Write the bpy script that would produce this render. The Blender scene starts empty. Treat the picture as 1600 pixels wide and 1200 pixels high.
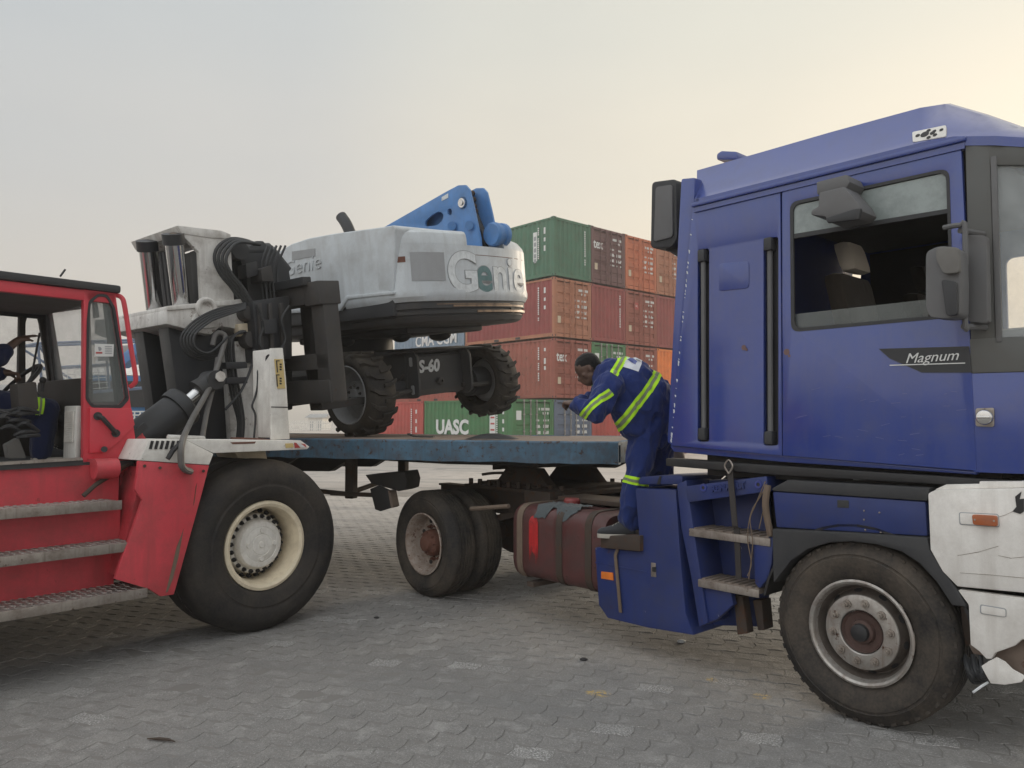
import bpy, bmesh, math, random
from mathutils import Vector, Matrix, noise
from mathutils.geometry import tessellate_polygon
random.seed(7)
R = math.radians
HAZE = .0026
S = bpy.context.scene
COL = S.collection

# ---------------------------------------------------------------- camera
FPX, HOR = 1200.0, 655.0                      # focal length in photo pixels (1600 wide), horizon row
PITCH = math.atan((HOR - 600) / FPX)
CAM_H = 1.75
cam_d = bpy.data.cameras.new('camera'); cam = bpy.data.objects.new('camera', cam_d); COL.objects.link(cam)
cam_d.sensor_width = 36.0; cam_d.lens = 36.0 * FPX / 1600.0
cam_d.clip_start = 0.05; cam_d.clip_end = 4000
cam.location = (0, 0, CAM_H); cam.rotation_euler = (R(90) + PITCH, 0, 0)
S.camera = cam

# ---------------------------------------------------------------- sky, sun, exposure
SUN_AZ, SUN_EL = R(38), R(14)                 # azimuth to the right of the view direction, elevation
w = bpy.data.worlds.new("World"); S.world = w; w.use_nodes = True
nt = w.node_tree; nt.nodes.clear()
def wn(t, **k):
    n = nt.nodes.new(t)
    for a, b in k.items(): setattr(n, a, b)
    return n
sky = wn('ShaderNodeTexSky', sky_type='NISHITA', sun_disc=False, sun_elevation=SUN_EL, sun_rotation=SUN_AZ,
         air_density=1.0, dust_density=6.0, ozone_density=1.0)
tc = wn('ShaderNodeTexCoord')
sdir = Vector((math.sin(SUN_AZ) * math.cos(SUN_EL), math.cos(SUN_AZ) * math.cos(SUN_EL), math.sin(SUN_EL)))
dot = wn('ShaderNodeVectorMath', operation='DOT_PRODUCT'); dot.inputs[1].default_value = sdir
nrm = wn('ShaderNodeVectorMath', operation='NORMALIZE')
nt.links.new(tc.outputs['Generated'], nrm.inputs[0]); nt.links.new(nrm.outputs[0], dot.inputs[0])
def wramp(stops):
    n = wn('ShaderNodeValToRGB'); n.color_ramp.interpolation = 'EASE'
    e = n.color_ramp.elements
    while len(e) < len(stops): e.new(0.5)
    for i, (p, c) in enumerate(stops): e[i].position = p; e[i].color = (*c, 1)
    return n
# smog glow: dull grey aside from the sun, cream towards it, brightened out of view as fill
mr = wn('ShaderNodeMapRange'); mr.inputs[1].default_value = -1; mr.inputs[2].default_value = 1
nt.links.new(dot.outputs['Value'], mr.inputs[0])
glow = wramp([(0.0, (.90, .89, .88)), (0.42, (.70, .69, .68)), (0.62, (.43, .43, .425)), (0.80, (.48, .463, .437)), (0.90, (.575, .53, .455)), (0.96, (.625, .57, .475)), (1.0, (.67, .605, .495))])
nt.links.new(mr.outputs[0], glow.inputs[0])
sep = wn('ShaderNodeSeparateXYZ'); nt.links.new(nrm.outputs[0], sep.inputs[0])
elev = wramp([(0.0, (1.06, 1.0, .92)), (0.12, (1.04, .99, .925)), (0.32, (.93, .955, .975)), (0.48, (.87, .94, 1.0)), (1.0, (1.5, 1.55, 1.60))])
nt.links.new(sep.outputs['Z'], elev.inputs[0])
mul = wn('ShaderNodeMix', data_type='RGBA', blend_type='MULTIPLY'); mul.inputs[0].default_value = 1
nt.links.new(glow.outputs[0], mul.inputs[6]); nt.links.new(elev.outputs[0], mul.inputs[7])
sc = wn('ShaderNodeMix', data_type='RGBA', blend_type='MULTIPLY'); sc.inputs[0].default_value = 1
sc.inputs[7].default_value = (10.6, 10.6, 10.6, 1)
cl = wn('ShaderNodeTexNoise'); cl.inputs['Scale'].default_value = 2.2; cl.inputs['Detail'].default_value = 4.0; cl.inputs['Roughness'].default_value = .55
cmap = wn('ShaderNodeMapping'); cmap.inputs[3].default_value = (1, 1, 3.2); nt.links.new(nrm.outputs[0], cmap.inputs[0]); nt.links.new(cmap.outputs[0], cl.inputs['Vector'])
cr = wramp([(.30, (.982, .984, .987)), (.70, (1.018, 1.016, 1.013))]); nt.links.new(cl.outputs['Fac'], cr.inputs[0])
cm = wn('ShaderNodeMix', data_type='RGBA', blend_type='MULTIPLY'); cm.inputs[0].default_value = 1
nt.links.new(mul.outputs[2], cm.inputs[6]); nt.links.new(cr.outputs[0], cm.inputs[7]); nt.links.new(cm.outputs[2], sc.inputs[6])
mx = wn('ShaderNodeMix', data_type='RGBA'); mx.inputs[0].default_value = 0.98
nt.links.new(sky.outputs[0], mx.inputs[6]); nt.links.new(sc.outputs[2], mx.inputs[7])
bg = wn('ShaderNodeBackground'); bg.inputs[1].default_value = 0.1
wo = wn('ShaderNodeOutputWorld')
nt.links.new(mx.outputs[2], bg.inputs[0]); nt.links.new(bg.outputs[0], wo.inputs[0])
sl = bpy.data.lights.new('sun', 'SUN'); sl.energy = 1.3; sl.angle = R(14); sl.color = (1.0, .84, .64)
sun = bpy.data.objects.new('sun', sl); COL.objects.link(sun); sun.location = (20, 30, 30)
sun.rotation_euler = (-sdir).to_track_quat('-Z', 'Y').to_euler()
S.view_settings.view_transform = 'Standard'; S.view_settings.look = 'None'
S.view_settings.gamma = 1; S.view_settings.exposure = 0.46; S.view_settings.use_curve_mapping = False

# ---------------------------------------------------------------- helpers: frames
def ray(px, py):
    a, b = (px - 800) / FPX, (600 - py) / FPX
    return Vector((a, math.cos(PITCH) - b * math.sin(PITCH), math.sin(PITCH) + b * math.cos(PITCH)))
class Frame:
    """local frame of one thing: x forward, y left, z up; side()/front()/flat() measure a photo point on one of its planes"""
    def __init__(self, loc, yaw, tilt=0.0):
        self.loc = Vector(loc); self.rot = (tilt, 0, yaw)
        self.m = Matrix.Translation(self.loc) @ Matrix.Rotation(yaw, 4, 'Z') @ Matrix.Rotation(tilt, 4, 'X')
        self.i = self.m.inverted()
    def hit(self, px, py, ax, val):
        o = self.i @ Vector((0, 0, CAM_H)); d = self.i.to_3x3() @ ray(px, py)
        return o + d * ((val - o[ax]) / d[ax])
    def side(self, px, py, y=0.0): return self.hit(px, py, 1, y)
    def front(self, px, py, x=0.0): return self.hit(px, py, 0, x)
    def flat(self, px, py, z=0.0): return self.hit(px, py, 2, z)
    def sides(self, pts, y=0.0): return [self.side(a, b, y) for a, b in pts]
    def fronts(self, pts, x=0.0): return [self.front(a, b, x) for a, b in pts]

# ---------------------------------------------------------------- helpers: meshes
def V(*a): return Vector(a)
def rounded(pts, r, n=4):
    """round the corners of a closed planar loop; r a number or one per corner"""
    out = []; k = len(pts)
    for i in range(k):
        p, a, b = pts[i], pts[i - 1], pts[(i + 1) % k]
        rr = r[i] if isinstance(r, (list, tuple)) else r
        if rr <= 0: out.append(p); continue
        da, db = (a - p), (b - p)
        q = min(rr, da.length * .49, db.length * .49)
        pa, pb = p + da.normalized() * q, p + db.normalized() * q
        for j in range(n + 1):
            t = j / n
            out.append(pa * (1 - t) ** 2 + p * 2 * t * (1 - t) + pb * t * t)
    return out
def smooth_path(pts, n=6):
    pts = [Vector(p) for p in pts]; out = []
    for i in range(len(pts) - 1):
        p0 = pts[max(i - 1, 0)]; p1 = pts[i]; p2 = pts[i + 1]; p3 = pts[min(i + 2, len(pts) - 1)]
        for j in range(n):
            t = j / n
            out.append(.5 * ((2 * p1) + (p2 - p0) * t + (2 * p0 - 5 * p1 + 4 * p2 - p3) * t * t + (3 * p1 - p0 - 3 * p2 + p3) * t ** 3))
    out.append(pts[-1]); return out
class MB:
    def __init__(self): self.v = []; self.f = []; self.mi = []; self.cm = 0
    def add(self, vs, fs):
        b = len(self.v); self.v += [tuple(p) for p in vs]
        for f in fs: self.f.append([b + i for i in f]); self.mi.append(self.cm)
        return self
    def mat(self, i): self.cm = i; return self
    def box(self, c, s, m=None):
        c = Vector(c); x, y, z = s[0] / 2, s[1] / 2, s[2] / 2
        vs = [Vector((a * x, b * y, d * z)) for a in (-1, 1) for b in (-1, 1) for d in (-1, 1)]
        if m is not None: vs = [m @ p for p in vs]
        return self.add([p + c for p in vs], [(0, 1, 3, 2), (4, 6, 7, 5), (0, 4, 5, 1), (2, 3, 7, 6), (0, 2, 6, 4), (1, 5, 7, 3)])
    def span(self, a, b):
        a, b = Vector(a), Vector(b); return self.box((a + b) / 2, [abs(q) for q in (b - a)])
    def prism(self, loop, ex, holes=()):
        ex = Vector(ex); loops = [list(map(Vector, loop))] + [list(map(Vector, h)) for h in holes]
        allp = [p for l in loops for p in l]; n = len(allp)
        if holes: tris = [tuple(t) for t in tessellate_polygon(loops)]
        elif len(loop) > 4: tris = [tuple(t) for t in tessellate_polygon(loops)]
        else: tris = [tuple(range(len(loop)))]
        fs = [t for t in tris] + [tuple(i + n for i in reversed(t)) for t in tris]
        b = 0
        for l in loops:
            k = len(l)
            for i in range(k): fs.append((b + i, b + (i + 1) % k, b + (i + 1) % k + n, b + i + n))
            b += k
        return self.add(allp + [p + ex for p in allp], fs)
    def cyl(self, a, b, r, r2=None, n=16, cap=True):
        a, b = Vector(a), Vector(b); r2 = r if r2 is None else r2
        z = (b - a).normalized(); x = z.orthogonal().normalized(); y = z.cross(x)
        vs = []
        for p, q in ((a, r), (b, r2)):
            for i in range(n):
                t = 2 * math.pi * i / n; vs.append(p + (x * math.cos(t) + y * math.sin(t)) * q)
        fs = [(i, (i + 1) % n, (i + 1) % n + n, i + n) for i in range(n)]
        if cap: fs += [tuple(reversed(range(n))), tuple(range(n, 2 * n))]
        return self.add(vs, fs)
    def tube(self, path, r, n=8, closed=False, cap=True):
        P = [Vector(p) for p in path]; k = len(P)
        t0 = (P[1] - P[0]).normalized(); x = t0.orthogonal().normalized(); vs = []
        for i, p in enumerate(P):
            if closed: t = (P[(i + 1) % k] - P[i - 1]).normalized()
            else: t = (P[min(i + 1, k - 1)] - P[max(i - 1, 0)]).normalized()
            x = (x - t * x.dot(t)).normalized(); y = t.cross(x)
            rr = r[i] if isinstance(r, (list, tuple)) else r
            vs += [p + (x * math.cos(2 * math.pi * j / n) + y * math.sin(2 * math.pi * j / n)) * rr for j in range(n)]
        fs = []
        for i in range(k if closed else k - 1):
            a, b = i * n, ((i + 1) % k) * n
            fs += [(a + j, a + (j + 1) % n, b + (j + 1) % n, b + j) for j in range(n)]
        if cap and not closed: fs += [tuple(reversed(range(n))), tuple(range((k - 1) * n, k * n))]
        return self.add(vs, fs)
    def lathe(self, prof, o, axis, n=48, closed=False):
        """prof: (radius, distance along axis)"""
        o, z = Vector(o), Vector(axis).normalized(); x = z.orthogonal().normalized(); y = z.cross(x); k = len(prof)
        vs = []
        for r, h in prof:
            for i in range(n):
                t = 2 * math.pi * i / n; vs.append(o + z * h + (x * math.cos(t) + y * math.sin(t)) * max(r, 1e-4))
        fs = []
        for j in range(k if closed else k - 1):
            a, b = j * n, ((j + 1) % k) * n
            fs += [(a + i, a + (i + 1) % n, b + (i + 1) % n, b + i) for i in range(n)]
        return self.add(vs, fs)
    def loft(self, rings, closed=True, cap=True):
        n = len(rings[0]); vs = [p for r in rings for p in r]; fs = []
        for j in range(len(rings) - 1):
            a, b = j * n, (j + 1) * n
            for i in range(n if closed else n - 1): fs.append((a + i, a + (i + 1) % n, b + (i + 1) % n, b + i))
        if cap and closed: fs += [tuple(reversed(range(n))), tuple(range((len(rings) - 1) * n, len(rings) * n))]
        return self.add(vs, fs)
    def sphere(self, c, r, sc=(1, 1, 1), nu=14, nv=9):
        c = Vector(c); rings = []
        for j in range(nv + 1):
            a = math.pi * j / nv
            rings.append([c + Vector((r * sc[0] * math.sin(a) * math.cos(2 * math.pi * i / nu), r * sc[1] * math.sin(a) * math.sin(2 * math.pi * i / nu), r * sc[2] * math.cos(a))) for i in range(nu)])
        return self.loft(rings, cap=False)
def link(name, me, mat=None, parent=None):
    o = bpy.data.objects.new(name, me); COL.objects.link(o)
    if mat is not None and not len(me.materials):
        for m in (mat if isinstance(mat, (list, tuple)) else [mat]): me.materials.append(m)
    if parent is not None: o.parent = parent
    return o
def obj(name, mb, mat, parent=None, bevel=0.0, seg=2, ang=32, sub=0):
    me = bpy.data.meshes.new(name); me.from_pydata(mb.v, [], mb.f)
    bm = bmesh.new(); bm.from_mesh(me)
    li = bm.faces.ensure_lookup_table()
    for f, m in zip(bm.faces, mb.mi): f.material_index = m
    bmesh.ops.remove_doubles(bm, verts=bm.verts, dist=1e-5)
    bmesh.ops.recalc_face_normals(bm, faces=bm.faces)
    if bevel > 0:
        bmesh.ops.dissolve_limit(bm, angle_limit=R(1), verts=bm.verts, edges=bm.edges)
        es = [e for e in bm.edges if len(e.link_faces) == 2 and e.calc_face_angle(0) > R(28)]
        bmesh.ops.bevel(bm, geom=es, offset=bevel, offset_type='OFFSET', segments=seg, profile=.6, affect='EDGES', clamp_overlap=True)
        bmesh.ops.recalc_face_normals(bm, faces=bm.faces)
    if sub: bmesh.ops.subdivide_edges(bm, edges=bm.edges, cuts=sub, use_grid_fill=True)
    bm.to_mesh(me); bm.free()
    me.polygons.foreach_set('use_smooth', [True] * len(me.polygons)); me.set_sharp_from_angle(angle=R(ang))
    return link(name, me, mat, parent)
def tag(o, label=None, cat=None, group=None, kind=None):
    if label: o['label'] = label
    if cat: o['category'] = cat
    if group: o['group'] = group
    if kind: o['kind'] = kind
    return o
def thing(name, label, cat, frame=None, loc=(0, 0, 0), rot=(0, 0, 0), group=None):
    o = bpy.data.objects.new(name, None); COL.objects.link(o); o.empty_display_size = .2
    if frame: o.location = frame.loc; o.rotation_euler = frame.rot
    else: o.location = loc; o.rotation_euler = rot
    return tag(o, label, cat, group)
def text(name, body, size, mat, parent, o, xd, yd=(0, 0, 1), ext=.002, sx=1.0, shear=0.0, align='LEFT', bold=0.0):
    c = bpy.data.curves.new(name, 'FONT'); c.body = body; c.size = size; c.extrude = ext; c.align_x = align; c.shear = shear; c.offset = bold
    c.resolution_u = 6 if size > .4 and parent is not None and 'weight' in parent.name else 3
    t = bpy.data.objects.new(name, c); COL.objects.link(t)
    bpy.context.view_layer.update()
    me = bpy.data.meshes.new_from_object(t.evaluated_get(bpy.context.evaluated_depsgraph_get()))
    bpy.data.objects.remove(t); bpy.data.curves.remove(c)
    x = Vector(xd).normalized(); y = Vector(yd); y = (y - x * y.dot(x)).normalized(); z = x.cross(y)
    m = Matrix(((x.x * sx, y.x, z.x, o[0]), (x.y * sx, y.y, z.y, o[1]), (x.z * sx, y.z, z.z, o[2]), (0, 0, 0, 1)))
    me.transform(m); me.materials.clear(); me.materials.append(mat)
    return link(name, me, None, parent)

# ---------------------------------------------------------------- helpers: materials
def nodes(name):
    m = bpy.data.materials.new(name); m.use_nodes = True; t = m.node_tree
    return m, t, t.nodes['Principled BSDF']
def nd(t, typ, ins=None, **k):
    n = t.nodes.new(typ)
    for a, b in k.items(): setattr(n, a, b)
    for a, b in (ins or {}).items():
        if hasattr(b, 'is_linked') or isinstance(b, bpy.types.NodeSocket): t.links.new(b, n.inputs[a])
        else: n.inputs[a].default_value = b
    return n
def noise_mask(t, co, scale, lo, hi, detail=6, rough=.6, mapscale=None, dist=0.0):
    if mapscale: co = nd(t, 'ShaderNodeMapping', {0: co, 3: mapscale}).outputs[0]
    n = nd(t, 'ShaderNodeTexNoise', {'Vector': co, 'Scale': scale, 'Detail': detail, 'Roughness': rough, 'Distortion': dist})
    return nd(t, 'ShaderNodeMapRange', {0: n.outputs['Fac'], 1: lo, 2: hi}).outputs[0]
def mixc(t, fac, a, b, mode='MIX'):
    n = t.nodes.new('ShaderNodeMix'); n.data_type = 'RGBA'; n.blend_type = mode
    for s, q in ((0, fac), (6, a), (7, b)):
        if isinstance(q, bpy.types.NodeSocket): t.links.new(q, n.inputs[s])
        elif isinstance(q, tuple): n.inputs[s].default_value = (*q, 1)
        else: n.inputs[s].default_value = q
    return n.outputs[2]
def mth(t, op, a, b=0.0):
    return nd(t, 'ShaderNodeMath', {0: a, 1: b}, operation=op).outputs[0]
def paint(name, base, rough=.45, metal=0.0, dirt=(.12, .10, .08), damt=.35, rust=0.0, rustc=(.09, .035, .018), chip=0.0,
          chipc=(.45, .44, .42), scale=1.0, bump=.15, streak=True, fade=0.12, coat=0.0):
    m, t, b = nodes(name)
    co = nd(t, 'ShaderNodeTexCoord').outputs['Object']
    big = noise_mask(t, co, 1.3 * scale, .3, .7, 4)
    lite = tuple(min(1, c * (1 + fade) + fade * .06) for c in base); dark = tuple(c * (1 - fade) for c in base)
    col = mixc(t, big, dark, lite)
    dm = noise_mask(t, co, 3.2 * scale, .45, .78, 8, .65)
    if streak:
        st = noise_mask(t, co, 5.0 * scale, .48, .80, 5, .6, (1.6, 1.6, .16))
        dm = mth(t, 'MAXIMUM', dm, mth(t, 'MULTIPLY', st, .8))
    col = mixc(t, mth(t, 'MULTIPLY', dm, damt), col, dirt)
    fine = noise_mask(t, co, 55 * scale, .30, .75, 3, .7)
    col = mixc(t, mth(t, 'MULTIPLY', fine, .14 * min(1, damt * 2)), col, dirt)
    rg = mth(t, 'ADD', mth(t, 'MULTIPLY', dm, .25), rough)
    if chip > 0:
        cm = noise_mask(t, co, 16 * scale, .74 - chip * .12, .76 - chip * .12, 9, .75, (1, 1, .7))
        cm = mth(t, 'MULTIPLY', cm, noise_mask(t, co, 2.1 * scale, .45, .6, 3))
        col = mixc(t, cm, col, chipc)
    if rust > 0:
        rm = noise_mask(t, co, 5.5 * scale, .66 - rust * .25, .74 - rust * .25, 10, .72)
        col = mixc(t, rm, col, rustc); rg = mth(t, 'ADD', rg, mth(t, 'MULTIPLY', rm, .3))
    t.links.new(col, b.inputs['Base Color']); t.links.new(rg, b.inputs['Roughness']); b.inputs['Metallic'].default_value = metal
    if coat: b.inputs['Coat Weight'].default_value = coat; b.inputs['Coat Roughness'].default_value = .15
    if bump:
        n = nd(t, 'ShaderNodeTexNoise', {'Vector': co, 'Scale': 22 * scale, 'Detail': 5.0})
        big2 = nd(t, 'ShaderNodeTexNoise', {'Vector': co, 'Scale': 2.2 * scale, 'Detail': 2.0})
        h = mth(t, 'ADD', mth(t, 'MULTIPLY', n.outputs[0], .12), big2.outputs[0])
        bp = nd(t, 'ShaderNodeBump', {'Strength': bump, 'Distance': .012, 'Height': h}); t.links.new(bp.outputs[0], b.inputs['Normal'])
    return m
def plain(name, c, rough=.5, metal=0.0): 
    return paint(name, c, rough, metal, damt=.18, bump=.05, fade=.06)
def glass(name, tint=(.9, .95, .95), alpha=.18, rough=.03):
    m, t, b = nodes(name)
    co = nd(t, 'ShaderNodeTexCoord').outputs['Object']
    dm = noise_mask(t, co, 4, .4, .8, 8, .7)
    b.inputs['Base Color'].default_value = (*tint, 1); b.inputs['Roughness'].default_value = rough; b.inputs['IOR'].default_value = 1.45
    t.links.new(mth(t, 'ADD', mth(t, 'MULTIPLY', dm, alpha * .8), alpha), b.inputs['Alpha'])
    return m
def rubber(name, dust=.5, base=(.016, .016, .017), dustc=(.115, .092, .07)):
    m, t, b = nodes(name)
    co = nd(t, 'ShaderNodeTexCoord').outputs['Object']
    a = noise_mask(t, co, 2.5, .38, .72, 7, .65); f = noise_mask(t, co, 60, .35, .8, 3)
    d = mth(t, 'MULTIPLY', mth(t, 'ADD', a, mth(t, 'MULTIPLY', f, .4)), dust)
    col = mixc(t, d, base, dustc)
    t.links.new(col, b.inputs['Base Color']); b.inputs['Roughness'].default_value = .82; b.inputs['Specular IOR Level'].default_value = .35
    n = nd(t, 'ShaderNodeTexNoise', {'Vector': co, 'Scale': 40.0, 'Detail': 6.0})
    bp = nd(t, 'ShaderNodeBump', {'Strength': .25, 'Distance': .006, 'Height': n.outputs[0]}); t.links.new(bp.outputs[0], b.inputs['Normal'])
    return m
def cloth(name, c, bump=.4, dirt=.2):
    m, t, b = nodes(name)
    co = nd(t, 'ShaderNodeTexCoord').outputs['Object']
    a = noise_mask(t, co, 6, .35, .7, 6)
    col = mixc(t, mth(t, 'MULTIPLY', a, dirt), c, tuple(q * .55 + .012 for q in c))
    t.links.new(col, b.inputs['Base Color']); b.inputs['Roughness'].default_value = .9; b.inputs['Specular IOR Level'].default_value = .2
    b.inputs['Sheen Weight'].default_value = .15
    n = nd(t, 'ShaderNodeTexNoise', {'Vector': nd(t, 'ShaderNodeMapping', {0: co, 3: (1, 1, .45)}).outputs[0], 'Scale': 14.0, 'Detail': 3.0, 'Distortion': .8})
    bp = nd(t, 'ShaderNodeBump', {'Strength': bump, 'Distance': .02, 'Height': n.outputs[0]}); t.links.new(bp.outputs[0], b.inputs['Normal'])
    return m

M = {}
M['cab_blue'] = paint('cab_blue_paint', (.019, .046, .25), .30, dirt=(.12, .12, .14), damt=.30, chip=.22, scale=1.6, bump=.05, fade=.07, coat=.8)
M['blue_low'] = paint('lower_blue_paint', (.011, .028, .145), .45, dirt=(.06, .055, .05), damt=.38, chip=.55, scale=1.2, rust=.10)
M['black_trim'] = paint('black_plastic_trim', (.026, .027, .030), .6, dirt=(.09, .085, .08), damt=.4)
M['black'] = paint('black_paint', (.014, .014, .016), .55, dirt=(.07, .06, .05), damt=.35)
M['grey_plastic'] = paint('grey_plastic', (.12, .12, .122), .6, damt=.3)
M['dark_iron'] = paint('dark_rusty_iron', (.045, .032, .025), .75, dirt=(.09, .06, .04), damt=.6, rust=.5, rustc=(.085, .045, .028), bump=.4, scale=2)
M['white_bumper'] = paint('dirty_white_plastic', (.80, .775, .73), .5, dirt=(.30, .25, .20), damt=.45, chip=.1, chipc=(.1, .08, .07), scale=1.5)
M['white_mast'] = paint('dirty_white_paint', (.70, .685, .65), .55, dirt=(.20, .16, .13), damt=.75, rust=.22, scale=1.6, bump=.25)
M['white_post'] = paint('chipped_white_paint', (.78, .76, .71), .5, dirt=(.25, .2, .16), damt=.4, chip=.5, chipc=(.05, .035, .03), scale=2.2, rust=.12)
M['red'] = paint('forklift_red_paint', (.62, .055, .075), .42, dirt=(.16, .06, .05), damt=.6, chip=.45, chipc=(.30, .20, .16), scale=1.3, rust=.06, fade=.14)
M['red_cab'] = paint('cab_red_paint', (.64, .05, .072), .4, dirt=(.15, .07, .06), damt=.25, scale=1.2, fade=.1)
M['tread_steel'] = paint('tread_plate_steel', (.46, .44, .41), .5, .7, dirt=(.12, .09, .07), damt=.7, scale=3, streak=False, bump=.5)
M['chrome'] = paint('chrome_rod', (.62, .62, .62), .14, 1.0, damt=.25, dirt=(.2, .18, .15), bump=0)
M['steel'] = paint('dirty_steel', (.42, .38, .34), .45, .8, dirt=(.10, .06, .04), damt=.7, rust=.22, scale=3)
M['rim_silver'] = paint('rim_silver', (.42, .40, .37), .42, .6, dirt=(.16, .10, .07), damt=.85, rust=.25, scale=3.5)
M['rim_rust'] = paint('rusty_pale_rim', (.42, .36, .31), .6, .1, dirt=(.20, .10, .06), damt=.8, rust=.42, rustc=(.14, .065, .04), scale=4)
M['hub_rust'] = paint('rusty_hub', (.16, .065, .042), .75, 0, dirt=(.10, .05, .035), damt=.6, scale=6, bump=.5)
M['cream'] = paint('cream_rim_paint', (.78, .68, .50), .5, dirt=(.30, .22, .14), damt=.45, chip=.35, chipc=(.05, .03, .02), scale=2.5)
M['hub_white'] = paint('hub_white_paint', (.76, .735, .68), .5, dirt=(.30, .25, .2), damt=.45, scale=4)
M['tyre'] = rubber('dusty_tyre', .8)
M['tyre_dark'] = rubber('dark_tyre', .42)
M['tyre_lift'] = rubber('lugged_tyre', .75, dustc=(.085, .07, .052))
M['rim_grey'] = paint('grey_rim_paint', (.33, .34, .35), .5, damt=.3)
M['lift_white'] = paint('lift_grey_white', (.56, .60, .625), .5, dirt=(.25, .22, .19), damt=.45, scale=1.4, chip=.12, chipc=(.18, .10, .06), fade=.08)
M['lift_cw'] = paint('scraped_dark_iron', (.035, .037, .04), .6, dirt=(.10, .08, .06), damt=.4, streak=False, scale=1.5, bump=.3)
M['lift_black'] = paint('lift_black_panel', (.032, .034, .038), .55, dirt=(.07, .065, .06), damt=.35)
M['lift_blue'] = paint('lift_blue_paint', (.075, .22, .50), .42, dirt=(.14, .16, .18), damt=.35, scale=2, chip=.15)
M['patch_grey'] = plain('grey_sticker', (.33, .34, .35))
M['letter_white'] = paint('letter_white', (.72, .75, .76), .5, dirt=(.40, .42, .42), damt=.8, scale=6)
M['letter_teal'] = paint('letter_teal', (.07, .17, .18), .5, dirt=(.4, .4, .36), damt=.25, scale=6)
M['trailer_blue'] = paint('faded_trailer_blue', (.05, .125, .195), .55, dirt=(.075, .05, .04), damt=.95, rust=.42, rustc=(.065, .04, .028), chip=.5, chipc=(.30, .27, .22), scale=2.4, bump=.3, fade=.25)
M['deck'] = paint('worn_deck_steel', (.20, .15, .12), .7, dirt=(.12, .09, .07), damt=.6, rust=.3, scale=2)
M['dark_steel'] = paint('dark_chassis_paint', (.020, .019, .019), .65, dirt=(.07, .055, .045), damt=.5, rust=.12, scale=2)
M['tank'] = paint('maroon_tank', (.10, .030, .028), .42, dirt=(.055, .045, .04), damt=.75, rust=.18, rustc=(.05, .025, .02), scale=2.4, bump=.35)
M['strap'] = paint('tan_strap', (.17, .12, .085), .8, damt=.5, scale=5)
M['webbing'] = paint('dark_webbing', (.035, .03, .03), .85, damt=.3, scale=6)
M['red_spray'] = paint('red_spray_paint', (.55, .016, .018), .5, dirt=(.09, .03, .03), damt=.8, scale=5, bump=0)
M['amber'] = paint('amber_lens', (.40, .10, .025), .3, damt=.35, scale=8)
M['orange'] = paint('orange_reflector', (.75, .19, .02), .35, damt=.2, scale=8)
M['tread_brown'] = paint('dusty_step_tread', (.27, .22, .18), .7, .2, dirt=(.13, .09, .07), damt=.6, scale=4, bump=.5)
M['hose'] = paint('hose_rubber', (.020, .022, .025), .55, dirt=(.09, .085, .08), damt=.4)
M['hose_grey'] = paint('grey_pipe', (.12, .115, .11), .55, dirt=(.07, .06, .05), damt=.5)
M['mast_black'] = paint('greasy_black_mast', (.016, .018, .022), .45, dirt=(.05, .045, .04), damt=.5)
M['carriage'] = paint('worn_black_carriage', (.040, .038, .038), .6, dirt=(.085, .07, .055), damt=.5, rust=.10, scale=2)
M['label_yellow'] = plain('yellow_label', (.62, .47, .20))
M['white_flat'] = plain('white_print', (.72, .72, .70))
M['black_flat'] = plain('black_print', (.02, .02, .02))
M['red_flat'] = plain('red_print', (.45, .06, .05))
M['glass'] = glass('clear_glass', alpha=.14)
M['glass_dirty'] = glass('hazy_glass', (.30, .34, .33), alpha=.72, rough=.25)
M['glass_low'] = glass('dusty_glass', (.22, .24, .23), alpha=.32, rough=.15)
M['interior'] = paint('cab_interior', (.045, .04, .036), .8, damt=.3)
M['interior_lt'] = paint('cab_interior_pale', (.16, .155, .145), .8, damt=.3)
M['seat'] = cloth('seat_fabric', (.045, .036, .028))
M['seat_pale'] = cloth('seat_print', (.62, .55, .46))
M['navy'] = cloth('navy_coverall', (.017, .032, .135), .9)
M['hivis'] = cloth('hivis_yellow', (.50, .86, .035), .1, .12)
M['silver_tape'] = cloth('reflective_tape', (.22, .26, .16), .1, .1)
M['skin'] = paint('brown_skin', (.105, .058, .040), .5, dirt=(.035, .018, .012), damt=.3, streak=False, bump=.08, scale=6)
M['hair'] = cloth('short_black_hair', (.010, .009, .009), .6)
M['shoe'] = cloth('dark_grey_shoe', (.045, .047, .052), .3, .3)
M['sole'] = plain('pale_sole', (.42, .39, .34))
M['white_cloth'] = cloth('white_print_cloth', (.66, .68, .72), .2)
M['rust_spot'] = plain('rust_spot', (.16, .09, .085))
M['scratch'] = plain('paint_scratch', (.10, .12, .30))
M['glare_grey'] = paint('glare_grey', (.085, .087, .082), .5, damt=.3)  # dark pillar greyed to stand in for glare over the windscreen
M['rim_dish'] = paint('dusty_rim_dish', (.16, .135, .115), .6, .3, dirt=(.07, .05, .04), damt=.8, scale=4)
M['hub_dark'] = paint('dark_rusty_hub', (.085, .045, .036), .7, dirt=(.04, .03, .025), damt=.6, scale=6, bump=.4)
M['shaded_navy'] = cloth('shaded_navy_coverall', (.010, .016, .055), .6)  # coverall navy darkened to stand in for the shade inside the cab
M['rag'] = cloth('grey_rag', (.085, .10, .105), .6, .4)

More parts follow.
